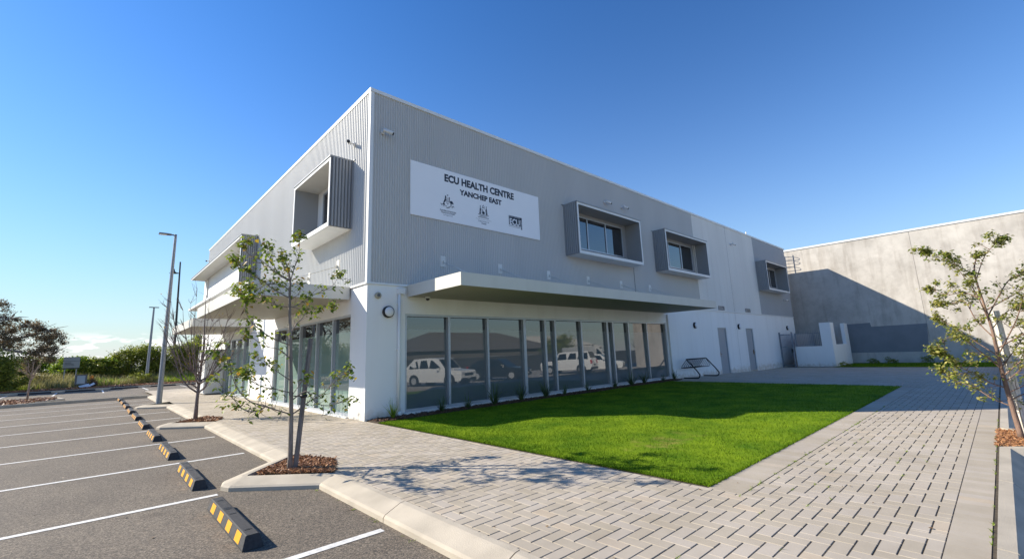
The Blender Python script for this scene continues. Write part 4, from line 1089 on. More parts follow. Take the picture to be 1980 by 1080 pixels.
# ================================================================ LAMP POSTS
def lamp_post(name, x, y, h, r0, label, head='flat', twin=False, mtl='gal', lean=(0, 0), z0=0.0):
    t = empty(name, (x, y, z0), 0, label, "lamp post")
    mb = MB(); mb.tube([(0, 0, 0), (lean[0] * h, lean[1] * h, h)], [r0, r0 * 0.5], 8, smooth=False); mb.build("pole", M[mtl], t)
    tx, ty = lean[0] * h, lean[1] * h
    if head == 'flat':
        mb = MB(); mb.tube([(tx, ty, h - 0.1), (tx, ty, h + 0.06)], 0.05, 8); mb.tube([(tx, ty, h + 0.02), (tx - 0.16, ty, h + 0.03)], 0.03, 8); mb.build("arm", M['darkalu'], t)
        mb = MB(); mb.prism([(tx - 0.14, ty - 0.08), (tx - 0.14, ty + 0.08), (tx - 0.30, ty + 0.13), (tx - 0.58, ty + 0.12), (tx - 0.58, ty - 0.12), (tx - 0.30, ty - 0.13)], h + 0.0, h + 0.055); hd = mb.build("lamp_head", M['darkalu'], t, bevel=0.01)
        mb = MB(); mb.box(tx - 0.56, ty - 0.1, h - 0.012, tx - 0.3, ty + 0.1, h - 0.001); mb.build("lens", M['diffuser'], hd)
    elif head == 'twin':
        mb = MB(); mb.box(tx - 0.35, ty - 0.08, h, tx + 0.35, ty + 0.08, h + 0.07); mb.build("lamp_head", M['darkalu'], t)
    else:
        mb = MB(); mb.tube([(tx, ty, h * 0.90), (tx - 0.45, ty, h * 0.905)], 0.04, 6); mb.build("arm", M['black'], t)
        mb = MB(); mb.tube([(tx - 0.45, ty, h * 0.905 + 0.35), (tx - 0.45, ty, h * 0.905 + 0.1), (tx - 0.45, ty, h * 0.905 - 0.1)], [.05, .1, .38], 12); mb.build("lamp_head", M['black'], t)
    return t
lamp_post("lamp_post", -2.89, 12.82, 7.05, 0.10, "tall galvanised lamp post standing in the kerb island with a flat lamp head", z0=0.0)
lamp_post("lamp_post", -1.44, 40.0, 6.62, 0.13, "smaller grey lamp post with twin heads beyond the far kerb", head='twin')
lamp_post("lamp_post", 0.9, 45.0, 11.9, 0.13, "black street lamp post with a bell shaped head behind the hedge", head='bell', mtl='black', lean=(-0.022, 0))

# ================================================================ TREES
def leaf(mb, c, size, rnd, m=0, droop=0.6):
    a = rnd.uniform(0, 6.283); t = rnd.uniform(-1.2, 0.3) * droop
    d = Vector((math.cos(a) * math.cos(t), math.sin(a) * math.cos(t), math.sin(t))) * size
    s = d.cross(Vector((rnd.uniform(-.6, .6), rnd.uniform(-.6, .6), 1))).normalized() * size * 0.36
    k = Vector((0, 0, -size * 0.12)); c = Vector(c); i = len(mb.v)
    mb.v += [tuple(c), tuple(c + d * .45 + s + k * 0), tuple(c + d + k * 2), tuple(c + d * .45 - s), tuple(c + d * .5 + k * 1.2)]
    mb.f += [(i, i + 1, i + 4), (i + 1, i + 2, i + 4), (i + 2, i + 3, i + 4), (i + 3, i, i + 4)]
    mb.m += [m] * 4; mb.sm += [True] * 4
def traced_tree(name, base, branches, label, seed, trunk_r, bark, leaf_n, leaf_size, mats, yel=0.05, depth=0.7, view=None, twig_leaves=1.0, group=None, zlo=0.9):
    """real trunk and limbs; u is sideways, the depth of each limb is its own"""
    rnd = random.Random(seed)
    t = empty(name, (base[0], base[1], 0), 0, label, "tree", group)
    n = Vector((base[0] + 5.04, base[1] + 10.9, 0)).normalized(); u = Vector((n.y, -n.x, 0))
    P = []
    for bi, br in enumerate(branches):
        sgn = 1 if bi % 2 else -1
        slope = sgn * rnd.uniform(0.25, 1.0) * depth if bi else 0
        u0 = br[0][0]; acc = 0; pts = []
        for k, (a, z) in enumerate(br):
            if k: acc += math.hypot(a - br[k - 1][0], z - br[k - 1][1])
            w = slope * acc
            pts.append(u * a + n * w + Vector((0, 0, z)))
        P.append(pts)
    # smooth each polyline
    def smooth(pts, q=4):
        out = []
        for k in range(len(pts) - 1):
            p0, p1, p2, p3 = pts[max(k - 1, 0)], pts[k], pts[k + 1], pts[min(k + 2, len(pts) - 1)]
            for j in range(q):
                s = j / q
                out.append(0.5 * ((2 * p1) + (p2 - p0) * s + (2 * p0 - 5 * p1 + 4 * p2 - p3) * s * s + (3 * p1 - p0 - 3 * p2 + p3) * s ** 3))
        out.append(pts[-1]); return out
    mb = MB(); tr = smooth(P[0]); m_ = len(tr)
    tr[0] = tr[0] + Vector((0, 0, -0.1))
    mb.tube(tr, [trunk_r * (1 - 0.82 * (k / (m_ - 1)) ** 0.9) * (1.25 if k == 0 else 1) for k in range(m_)], 9)
    mb.build("trunk", bark, t)
    lf = MB(); tw = MB()
    ends = []
    for bi, pts in enumerate(P[1:]):
        s = smooth(pts); ln = sum((b - a).length for a, b in zip(s, s[1:]))
        r0 = trunk_r * 0.29 * min(1, 0.45 + ln * 0.5)
        mb = MB(); mb.tube(s, [r0 * (1 - 0.8 * k / (len(s) - 1)) for k in range(len(s))], 6); mb.build("branch", bark, t)
        # spur twigs along the outer two thirds
        for k in range(2, len(s) - 1):
            for rep in range(2):
                if rnd.random() < 0.62:
                    d = (s[k + 1] - s[k]).normalized(); side = Vector((rnd.gauss(0, 1), rnd.gauss(0, 1), rnd.gauss(0.4, 0.8)))
                    dv = (d * 0.5 + side * 0.5).normalized() * rnd.uniform(0.05, 0.26) * (1 - 0.3 * k / len(s))
                    e = s[k] + dv; mid = s[k] + dv * 0.5 + Vector((rnd.gauss(0, .012), rnd.gauss(0, .012), rnd.gauss(0, .012)))
                    tw.tube([s[k], mid, e], [0.0045, 0.0035, 0.002], 4, cap=False)
                    ends.append((e, k / len(s)))
        ends.append((s[-1], 1.0)); ends.append((s[-1], 1.0)); ends.append((s[-2], 1.0))
    tp = tr[-1]; ends += [(tp, 1.0)] * 3
    stuff(tw.build("twigs", bark, t))
    w = [max(0.05, (0.3 + f) * (0.5 + 0.5 * min(1, max(0, (e.z - zlo) / 1.2)))) for e, f in ends]
    for k in range(leaf_n):
        e, f = rnd.choices(ends, w)[0]
        c = e + Vector((rnd.gauss(0, .035), rnd.gauss(0, .035), rnd.gauss(-.01, .03)))
        leaf(lf, c, leaf_size * rnd.uniform(0.6, 1.3), rnd, 1 if rnd.random() < yel else 0)
    lf.build("foliage", mats, t)
    return t
T1 = [
 [(-0.02, 0.01), (-0.04, 0.76), (-0.08, 1.5), (-0.1, 1.86), (-0.14, 2.48), (-0.14, 2.71), (-0.19, 2.92), (-0.25, 3.1)],
 [(-0.12, 2.32), (-0.04, 2.34), (0.11, 2.48), (0.31, 2.59), (0.49, 2.71), (0.57, 2.92)],
 [(-0.13, 2.32), (-0.29, 2.33), (-0.44, 2.4), (-0.54, 2.5), (-0.66, 2.59)],
 [(-0.13, 2.45), (-0.39, 2.61), (-0.52, 2.73), (-0.67, 2.81), (-0.83, 2.96), (-0.88, 3.04)],
 [(-0.16, 2.72), (-0.34, 2.82), (-0.53, 2.97), (-0.67, 3.02), (-0.78, 3.15)],
 [(-0.16, 2.74), (-0.31, 2.84), (-0.4, 3.01), (-0.49, 3.24), (-0.51, 3.29)],
 [(-0.14, 2.71), (-0.1, 2.89), (-0.04, 3.11), (-0.05, 3.42)],
 [(-0.14, 2.65), (-0.19, 2.86), (-0.28, 3.04), (-0.26, 3.16)],
 [(-0.13, 2.42), (-0.0, 2.55), (-0.02, 2.73)],
 [(-0.1, 1.92), (-0.03, 2.06), (0.09, 2.23), (0.14, 2.32), (0.32, 2.34), (0.51, 2.42)],
 [(-0.06, 0.76), (-0.26, 0.85), (-0.37, 0.9), (-0.55, 0.99), (-0.69, 1.15), (-0.77, 1.34), (-0.82, 1.52), (-1.0, 1.69)],
 [(-0.37, 0.9), (-0.45, 0.84), (-0.58, 0.83), (-0.68, 0.88), (-0.8, 1.01), (-0.93, 1.15), (-1.06, 1.33)],
 [(-0.07, 1.06), (-0.26, 1.13), (-0.41, 1.17), (-0.6, 1.3), (-0.62, 1.39)],
 [(-0.08, 1.24), (-0.29, 1.4), (-0.4, 1.47), (-0.58, 1.61)],
 [(-0.09, 1.55), (-0.24, 1.69), (-0.42, 1.74), (-0.66, 1.94)],
 [(-0.04, 0.74), (0.1, 0.84), (0.23, 0.93), (0.38, 1.0), (0.52, 1.14), (0.67, 1.29), (0.77, 1.42)],
 [(-0.04, 0.95), (0.14, 1.07), (0.23, 0.96), (0.32, 0.88), (0.46, 0.85), (0.6, 0.89), (0.77, 0.92)],
 [(-0.59, 1.04), (-0.59, 1.21), (-0.62, 1.36)],
 [(-0.1, 1.75), (-0.31, 1.84), (-0.48, 1.96), (-0.61, 2.09), (-0.69, 2.25), (-0.67, 2.42)],
 [(-0.14, 2.55), (-0.24, 2.65), (-0.46, 2.68), (-0.57, 2.61), (-0.72, 2.6), (-0.78, 2.57)],
 [(-0.05, 1.0), (0.05, 1.17), (0.16, 1.32)]]
traced_tree("young_tree", (-2.8, -3.7), T1, "young tree with sparse green leaves tied to a leaning stake in the near kerb island", 8, 0.037, M['bark'], 2300, 0.066, [M['leaf_g'], M['leaf_y']], 0.08)
T3 = [
 [(-0.1, 0.03), (-0.12, 0.4), (-0.14, 0.81), (-0.15, 1.2), (-0.15, 1.6), (-0.18, 2.05), (-0.2, 2.51), (-0.12, 2.78)],
 [(-0.15, 1.2), (-0.35, 1.41), (-0.56, 1.63), (-0.76, 1.86)],
 [(-0.14, 1.0), (-0.3, 1.24), (-0.49, 1.49), (-0.64, 1.49), (-0.8, 1.29)],
 [(-0.18, 2.05), (-0.37, 2.21), (-0.58, 2.2), (-0.82, 2.36)],
 [(-0.2, 2.45), (-0.36, 2.61), (-0.57, 2.79), (-0.69, 2.92)],
 [(-0.13, 0.46), (-0.3, 0.55), (-0.48, 0.7), (-0.71, 0.83), (-0.84, 1.02)],
 [(-0.13, 0.72), (-0.3, 0.81), (-0.42, 0.94), (-0.6, 1.07), (-0.74, 1.32)],
 [(-0.16, 1.8), (0.12, 2.32), (0.28, 2.43), (0.43, 2.57)],
 [(-0.15, 1.2), (0.12, 1.72), (0.26, 2.1), (0.39, 2.32)],
 [(-0.15, 1.47), (-0.3, 1.75), (-0.39, 2.07), (-0.55, 2.05), (-0.73, 2.11)],
 [(-0.14, 0.81), (0.1, 1.07), (0.34, 1.51)],
 [(-0.19, 2.4), (-0.04, 2.76), (0.18, 3.0)],
 [(-0.16, 1.71), (-0.23, 2.16), (-0.32, 2.42), (-0.44, 2.8)],
 [(-0.15, 1.01), (0.11, 1.39), (0.31, 1.7)],
 [(-0.14, 0.65), (0.1, 0.82), (0.32, 1.13)],
 [(-0.15, 1.6), (0.05, 1.86), (0.24, 1.94)],
 [(-0.14, 0.9), (0.2, 1.25), (0.5, 1.5), (0.75, 1.9)],
 [(-0.15, 1.3), (0.3, 1.6), (0.6, 1.75), (0.8, 2.0)],
 [(-0.16, 1.9), (0.3, 2.2), (0.6, 2.5)],
 [(-0.13, 0.55), (0.2, 0.72), (0.5, 0.85)]]
traced_tree("young_tree", (5.1, -10.95), T3, "red barked young tree with many small olive leaves at the right kerb", 21, 0.038, M['redbark'], 8500, 0.046, [M['leaf_t'], M['leaf_g']], 0.3, zlo=0.0)
# timber stakes
t = empty("tree_stake", (-2.77, -3.70, 0.0), 0, "weathered grey timber stake leaning beside the leafy young tree", "stake")
n1 = Vector((2.24, 7.2, 0)).normalized(); u1 = Vector((n1.y, -n1.x, 0))
mb = MB(); p0, p1 = u1 * 0.02, u1 * 0.15 + Vector((0, 0, 1.84)); mb.tube([p0, p1], 0.036, 4, smooth=False); mb.build("post", M['stake'], t)
mb = MB(); mb.tube([u1 * 0.09 + Vector((0, 0, .98)), u1 * 0.09 + Vector((0, 0, 1.02))], 0.052, 8); mb.tube([u1 * 0.09 + Vector((0, -0.03, 1.0)), u1 * -0.06 + Vector((0, -0.04, 1.01))], 0.008, 5); mb.build("rubber_tie", M['black'], t)
t = empty("tree_stake", (5.16, -10.93, 0.0), 0, "pale squared timber stake behind the red barked tree at the right kerb", "stake")
n3 = Vector((10.14, -0.05, 0)).normalized(); u3 = Vector((n3.y, -n3.x, 0))
mb = MB(); mb.tube([u3 * -0.02 + n3 * .06, u3 * -0.06 + n3 * .06 + Vector((0, 0, 1.88))], 0.05, 4, smooth=False); mb.build("post", M['stake2'], t)
mb = MB(); mb.tube([u3 * -0.15 + Vector((0, 0, 1.1)), u3 * 0.0 + n3 * .05 + Vector((0, 0, 1.1))], 0.012, 5); mb.build("rubber_tie", M['black'], t)

def grow_tree(name, base, label, seed, h, trunk_h, spread, nmain, bark, leaf_n=0, leafmats=None, r0=0.035, leaf_size=0.05, up=0.9, cat="tree"):
    rnd = random.Random(seed)
    t = empty(name, base, 0, label, cat)
    mb = MB(); top = Vector((rnd.gauss(0, .03), rnd.gauss(0, .03), h * 0.93)); fork = Vector((0, 0, trunk_h))
    mb.tube([(0, 0, -0.1), (0.0, 0.0, trunk_h * 0.5), tuple(fork), tuple(fork.lerp(top, .5) + Vector((.05, 0, 0))), tuple(top)], [r0 * 1.2, r0, r0 * .85, r0 * .45, r0 * .12], 8)
    mb.build("trunk", bark, t)
    ends = []
    for k in range(nmain):
        a = 2 * math.pi * k / nmain + rnd.uniform(-.3, .3); z0 = trunk_h + rnd.uniform(0, 0.35) * (h - trunk_h)
        ext = spread * rnd.uniform(0.5, 1.05); zt = z0 + (h - z0) * rnd.uniform(0.45, 0.98)
        pts = []
        for q in range(7):
            s = q / 6; rr = ext * (s ** 0.75); zz = z0 + (zt - z0) * (s ** (1.0 + 0.5 * up))
            pts.append(Vector((math.cos(a) * rr + rnd.gauss(0, .012), math.sin(a) * rr + rnd.gauss(0, .012), zz)))
        mb = MB(); rb = r0 * rnd.uniform(.38, .55)
        mb.tube(pts, [rb * (1 - .85 * q / 6) for q in range(7)], 6)
        for q in range(1, 7):
            for rep in range(3):
                d = Vector((math.cos(a + rnd.uniform(-1.1, 1.1)), math.sin(a + rnd.uniform(-1.1, 1.1)), rnd.uniform(0.4, 2.2))).normalized() * rnd.uniform(0.12, 0.5) * h / 3.4
                e = pts[q] + d; m2 = pts[q] + d * .5 + Vector((rnd.gauss(0, .02), rnd.gauss(0, .02), -.01))
                mb.tube([pts[q], m2, e], [rb * .32, rb * .22, rb * .08], 4, cap=False); ends.append(e)
                if rnd.random() < .5:
                    e2 = m2 + Vector((rnd.gauss(0, .08), rnd.gauss(0, .08), rnd.uniform(.04, .2))); mb.tube([m2, e2], [rb * .16, rb * .05], 3, cap=False)
        mb.build("branch", bark, t)
    if leaf_n:
        lf = MB()
        for k in range(leaf_n):
            e = rnd.choice(ends); leaf(lf, e + Vector((rnd.gauss(0, .03), rnd.gauss(0, .03), rnd.gauss(0, .03))), leaf_size * rnd.uniform(.6, 1.3), rnd, 0)
        lf.build("foliage", leafmats, t)
    return t
grow_tree("young_tree", (-2.78, 4.7, 0), "bare many twigged young tree with a few yellow leaves in the second kerb island", 4, 3.75, 0.55, 1.05, 19, M['twig'], 34, M['leaf_y'], 0.05, 0.06)
grow_tree("sapling", (-7.35, 24.0, 0.0), "small pale bare sapling in the bark bed beyond the parking bays", 6, 2.1, 0.9, 0.5, 6, mat("pale_bark", (0.27, 0.21, 0.17), .9), 0, None, 0.04, up=0.5)

# leaf masses for background vegetation
def leaf_mass(blobs, n, size, rnd, mb, flat=0.5):
    """many small leaf faces scattered through blob volumes in sub-clumps, gaps left between"""
    wt = [b[3] * b[4] * b[5] for b in blobs]
    cl = []
    for b in blobs:
        for k in range(int(10 + 12 * (b[3] * b[5]) ** .5)):
            while True:
                p = Vector((rnd.uniform(-1, 1), rnd.uniform(-1, 1), rnd.uniform(-1, 1)))
                if 0.35 < p.length < 1: break
            cl.append((Vector((b[0] + p.x * b[3], b[1] + p.y * b[4], b[2] + p.z * b[5])), rnd.uniform(.12, .3) * (b[3] + b[5]) / 2))
    for k in range(n):
        c, r = rnd.choice(cl)
        p = c + Vector((rnd.gauss(0, r), rnd.gauss(0, r), rnd.gauss(0, r * .7)))
        if p.z < 0.0: p.z = rnd.uniform(0, .3)
        a = Vector((rnd.gauss(0, 1), rnd.gauss(0, 1), rnd.gauss(0, .7))).normalized() * size * rnd.uniform(.6, 1.4)
        b = a.cross(Vector((rnd.gauss(0, 1), rnd.gauss(0, 1), rnd.gauss(0, 1)))).normalized() * size * rnd.uniform(.25, .5)
        i = len(mb.v); mb.v += [tuple(p - a), tuple(p + b), tuple(p + a), tuple(p - b)]; mb.f.append((i, i + 1, i + 2, i + 3)); mb.m.append(0); mb.sm.append(False)
def bush(name, base, blobs, n, size, mtl, label, seed, stem=True, cat="shrub", group=None, bark=None):
    rnd = random.Random(seed); t = empty(name, base, 0, label, cat, group)
    mb = MB(); leaf_mass(blobs, n, size, rnd, mb); mb.build("foliage", mtl, t)
    if stem:
        mb = MB()
        for b in blobs:
            for k in range(3):
                e = Vector((b[0] + rnd.uniform(-.5, .5) * b[3], b[1] + rnd.uniform(-.5, .5) * b[4], b[2] + rnd.uniform(0, .5) * b[5]))
                s = Vector((b[0] * .4 + rnd.gauss(0, .1), b[1] * .4, -0.1)); mid = s.lerp(e, .5) + Vector((rnd.gauss(0, .15), rnd.gauss(0, .15), .1))
                mb.tube([s, mid, e], [.06, .04, .015], 5, cap=False)
        mb.build("stem", bark or M['bark'], t)
    return t
# far ground: a low bank
mb = MB(); nx_, ny_ = 60, 24
rnd = random.Random(8)
def bankz(x, y):
    s = min(1, max(0, (y - 37.5) / 9)); return 0.02 + s * s * (3 - 2 * s) * (0.55 + 0.18 * math.sin(x * .7) + 0.12 * math.sin(y * .9 + x)) * (1 if y < 70 else 0.8)
ysb = [36.2, 36.6, 37.5, 38.5, 40, 41.5, 43, 45, 48, 52, 58, 66, 80, 110, 180, 400]
xsb = [-300, -120, -60] + [-40 + 1.5 * k for k in range(50)] + [60, 120, 300]
for y in ysb:
    for x in xsb: mb.v.append((x, y - 0.013 * max(-60, min(40, x)) * (1 if y < 38 else 0) - (0.0), bankz(x, y)))
nX = len(xsb)
for j in range(len(ysb) - 1):
    for i in range(nX - 1):
        a = j * nX + i; mb.f.append((a, a + 1, a + nX + 1, a + nX)); mb.m.append(0 if ysb[j] < 39.5 else 1); mb.sm.append(True)
structure(mb.build("bank", [M['soil'], mat("weedy_bank", (0.13, 0.16, 0.04), .9, 0, .4, 1.2)]))
chips("bark_mulch", lambda x, y: True, (-13, 36.6, 6, 39.4), 5000, 0.05, "brown mulch strip behind the far kerb", size=3.0, seed=12)
# rough grass on the bank
mb = MB(); rnd = random.Random(31)
for k in range(26000):
    x = rnd.uniform(-14, 7); y = 39.0 + 14 * rnd.random() ** 1.3; m = 0 if (math.sin(x * 1.1) + math.sin(y * .8 + x * .4) + rnd.gauss(0, .6)) > -.2 and y < 41.5 + rnd.random() * 2 else 1
    h = rnd.uniform(.15, .5) * (1.4 if m else 1); a = rnd.uniform(0, 6.28); w = .03; z0 = bankz(x, y) - .02; i = len(mb.v)
    mb.v += [(x - math.cos(a) * w, y - math.sin(a) * w, z0), (x + math.cos(a) * w, y + math.sin(a) * w, z0), (x + rnd.gauss(0, .15), y + rnd.gauss(0, .15), z0 + h)]
    mb.f.append((i, i + 1, i + 2)); mb.m.append(m); mb.sm.append(False)
stuff(tag(mb.build("wild_grass", [M['leaf_bright'], M['straw']]), "tall wild grass, bright green and straw, on the bank beyond the car park", "grass"))
# big gum on the left
G = empty("gum_tree", (-12.2, 42.0, 0.3), 0, "large dark reddish gum tree with spreading limbs at the left edge", "tree")
rnd = random.Random(77)
mb = MB(); mb.tube([(-2.2, 0, -.4), (-2.0, 0, 1.4), (-1.4, 0, 2.6), (-.6, 0, 3.3)], [.42, .36, .3, .22], 9); mb.build("trunk", M['bark'], G)
limbs = [[(-.6, 0, 3.3), (0.6, .2, 3.3), (2.0, .1, 3.5), (3.4, -.3, 4.0), (4.3, -.2, 4.3)], [(-1.0, 0, 3.0), (0.3, -.6, 2.8), (2.0, -1, 2.9), (3.6, -.8, 2.5), (4.6, -.6, 2.2)], [(-1.2, 0, 2.8), (-.4, .8, 4.2), (.4, 1, 5.2), (1.2, .6, 6.2)], [(-1.6, 0, 2.4), (-1.8, -.6, 4.2), (-1.2, -.6, 5.6), (-.4, -.4, 6.6)], [(-.6, 0, 3.3), (.4, -1.2, 4.0), (1.4, -1.6, 4.9), (2.2, -1.4, 5.2)], [(-1.4, 0, 2.6), (-3, .4, 4.2), (-4.2, .4, 5.4)]]
for l_ in limbs:
    mb = MB(); mb.tube(l_, [.17 * (1 - .8 * k / (len(l_) - 1)) for k in range(len(l_))], 7)
    for k in range(1, len(l_)):
        for q in range(5):
            p = Vector(l_[k]); e = p + Vector((rnd.gauss(.25, .6), rnd.gauss(0, .6), rnd.gauss(.35, .4))); mb.tube([p, p.lerp(e, .5) + Vector((0, 0, .08)), e], [.05, .03, .01], 4, cap=False)
    mb.build("limb", M['bark'], G)
mb = MB()
gb = [(.6, 0, 6.1, 1.3, 1.2, .9), (-.6, 0, 6.6, 1.3, 1.2, .8), (-1.9, 0, 6.0, 1.4, 1.2, 1.0), (.9, -.6, 5.1, 1.3, 1, .8), (2.8, 0, 4.7, 1.2, 1, .6), (3.9, 0, 4.2, 1.0, .9, .7), (4.6, -.2, 3.4, .8, .8, .8), (4.2, -.5, 2.3, 1.0, .9, .8), (2.6, -.6, 3.3, 1.3, 1, .6), (3.2, -.6, 1.6, .9, .9, .6), (-3.8, .3, 5.2, 1.6, 1.3, 1.1), (1.0, -.8, 3.9, 1.1, 1, .5), (-.5, -.5, 5.0, 1.2, 1, .8)]
leaf_mass(gb, 26000, 0.085, rnd, mb); mb.build("foliage", M['leaf_gum'], G)
bush("bush", (-12.0, 38.6, 0.1), [(-1.6, 0, 1.9, 1.8, 1.2, 1.6), (.2, 0, 2.0, 1.6, 1.1, 1.4), (1.7, .2, 1.5, 1.3, 1, 1.4), (2.6, .3, .8, .9, .9, .8), (-3.2, 0, 1.2, 1.6, 1.2, 1.4)], 26000, .095, M['leaf_bush'], "dense olive green bush in front of the gum tree", 41)
bush("fig_bush", (-5.9, 46.0, .5), [(-.9, 0, 1.0, .9, .8, .9), (0.1, 0, 1.2, .9, .8, 1.0), (1.1, 0, 1.0, .9, .8, .9), (2.0, 0, 1.1, .9, .7, .9)], 8000, .14, M['leaf_bright'], "bright broad leaved bush behind the small sign board", 42)
bush("bush", (-9.2, 50.0, .6), [(-1, 0, 1.0, 1.8, 1, 1.0), (1, 0, 1.0, 1.5, 1, 1.0), (2.6, 0, .9, 1.4, 1, .9)], 11000, .12, M['leaf_bright'], "yellow green bush between the gum tree and the small sign board", 43)
bush("bush", (-2.9, 45.5, .45), [(-1.4, 0, 1.0, 1.2, .9, 1.0), (-.1, 0, 1.3, 1.2, .9, 1.2), (1.1, 0, 1.6, 1.1, .9, 1.4)], 17000, .10, M['leaf_bush'], "rounded green bush left of the smaller lamp post", 44)
bush("bush", (0.4, 44.5, .4), [(-1.3, 0, 1.7, 1.1, .9, 1.5), (.1, 0, 1.6, 1.3, .9, 1.6), (1.4, 0, 1.6, 1.3, .9, 1.6), (2.6, 0, 1.8, 1.3, 1, 1.6)], 26000, .10, M['leaf_bush'], "tall green bush behind the two thin lamp posts", 45)
bush("tree_crown", (5.2, 47.0, .4), [(-1.3, 0, 2.9, 1.4, 1, 1.9), (.6, 0, 3.3, 1.6, 1, 2.0), (2.5, 0, 3.3, 1.6, 1, 2.1)], 24000, .11, M['leaf_bush'], "dark green tree behind the corner of the building", 46, cat="tree").name = "leafy_tree"
bush("low_shrub", (-2.1, 39.6, .05), [(0, 0, .4, .8, .6, .5), (.8, 0, .35, .6, .5, .45)], 2600, .06, M['leaf_bush'], "low dark shrub at the foot of the smaller lamp post", 47)
bush("dry_shrub", (-8.3, 43.0, .4), [(0, 0, .45, 1.0, .7, .5)], 1800, .07, M['straw'], "dry pale mound of shrub left of the sign board", 48)
bush("low_shrub", (-5.0, 38.9, .05), [(0, 0, .3, .5, .4, .35)], 1300, .05, mat("brown_stems", (.10, .06, .04), .9), "low brown shrub right of the leaning board", 49)
for k, (x, y, s, dz) in enumerate(((-7.6, 47, .05, 1.6), (-4.2, 48, .03, 1.7), (1.9, 43.4, .03, 2.7))):
    pass
# ---- board signs across the road
t = empty("information_board", (-6.3, 42.0, .3), R(4), "grey panelled information board on two posts behind the weeds", "sign")
for x in (-.35, .35):
    mb = MB(); mb.box(x - .035, .03, -.3, x + .035, .1, 1.5); mb.build("post", M['gal'], t)
mb = MB(); mb.box(-.5, 0, 1.32, .5, .03, 2.20); mb.build("board", mat("grey_board", (.26, .29, .30), .6), t)
mb = MB()
for z_, w_ in ((1.62, .55), (1.72, .4), (1.5, .6)): mb.box(-.42, -.004, z_, -.42 + w_, -.001, z_ + .035)
mb.box(-.5, -.004, 1.86, .5, -.001, 1.88)
mb.build("printed_line", M['ink'], t)
mb = MB(); mb.box(-.5, -.01, 1.22, .5, .04, 1.31); mb.build("lower_band", M['black'], t)
t = empty("notice_board", (-5.55, 37.6, .05), R(-8), "small dark framed notice board leaning in the mulch by the far kerb", "sign")
mb = MB(); mb.box(-.34, 0, .28, -.24, .06, 1.02); mb.box(.24, 0, .28, .34, .06, 1.02); mb.box(-.24, 0, .94, .24, .06, 1.02); mb.box(-.24, 0, .28, .24, .06, .34); mb.build("frame", M['darkalu'], t)
mb = MB(); mb.box(-.24, .02, .34, .24, .04, .94); mb.build("board", mat("pale_notice", (.35, .40, .43), .5), t)
for x in (-.3, .28):
    mb = MB(); mb.box(x, .02, -.1, x + .04, .06, .28); mb.build("post", M['black'], t)
t = empty("fallen_board", (-5.3, 37.2, .1), R(20), "white broken board lying in the mulch under the notice board", "board")
mb = MB(); mb.face([(-.35, -.2, .02), (.25, -.25, .08), (.3, .2, .28), (-.3, .2, .14)]); mb.face([(.2, -.25, .05), (.6, -.1, .22), (.55, .1, .34), (.22, .2, .1)]); mb.box(-.3, -.2, -.05, .3, .2, .0); mb.build("panel", M['slab'], t)
t = empty("marker_post", (-4.95, 40.6, .15), 0, "short orange marker in the grass right of the notice board", "marker")
mb = MB(); mb.tube([(0, 0, 0), (0, 0, .55)], [.03, .03], 6); mb.build("post", M['stake'], t)
mb = MB(); mb.tube([(0, 0, .42), (0, 0, .48), (0, 0, .72), (.05, 0, .80)], [.1, .14, .13, .06], 8); mb.build("marker_head", M['orange'], t)
# strap-leaved plants along the glazing
def tuft(x, y, h, n, seed, label, mtl='leaf_dark', z=0.02):
    rnd = random.Random(seed); t = empty("strap_leaf_plant", (x, y, z), 0, label, "plant", "strap leaved plants in the bed along the glazing")
    mb = MB()
    for k in range(n):
        a = rnd.uniform(0, 6.28); l = h * rnd.uniform(.6, 1.15); sp = rnd.uniform(.12, .75); w = .015
        sd = Vector((-math.sin(a), math.cos(a), 0)) * w; pr = None
        for q in range(5):
            s = q / 4; r = l * sp * s; zz = l * (s - .45 * sp * s * s * (1 + sp))
            p = Vector((math.cos(a) * (r + .02), math.sin(a) * (r + .02), max(zz, 0.01))); ww = sd * (1 - s * .85)
            if pr: mb.face([pr[0] - pr[1], pr[0] + pr[1], p + ww, p - ww], 0, True)
            pr = (p, ww)
    mb.build("leaf_blades", M[mtl], t); return t
tl = ["at the foot of the corner downpipe", "under the first pane", "under the second pane, tall", "under the third pane", "before the wide mullion", "under the first narrow pane", "under the sixth pane", "before the second wide mullion", "under the eighth pane, bushy", "under the ninth pane", "at the far end of the glazing", "under the joint of the last panes", "between first and second panes"]
for k, (x, h, n) in enumerate(((0.55, .36, 16), (1.95, .40, 22), (3.75, .52, 40), (4.95, .46, 34), (6.0, .50, 34), (6.9, .3, 14), (8.3, .30, 18), (9.9, .28, 16), (11.0, .50, 40), (12.1, .46, 36), (14.6, .36, 24), (13.5, .28, 16), (2.85, .3, 18))):
    tuft(x, -0.40 - 0.05 * (k % 3), h * 1.45, n + 8, 60 + k, "dark strap leaved plant in the bed " + tl[k], 'leaf_bright' if k == 0 else 'leaf_dark')
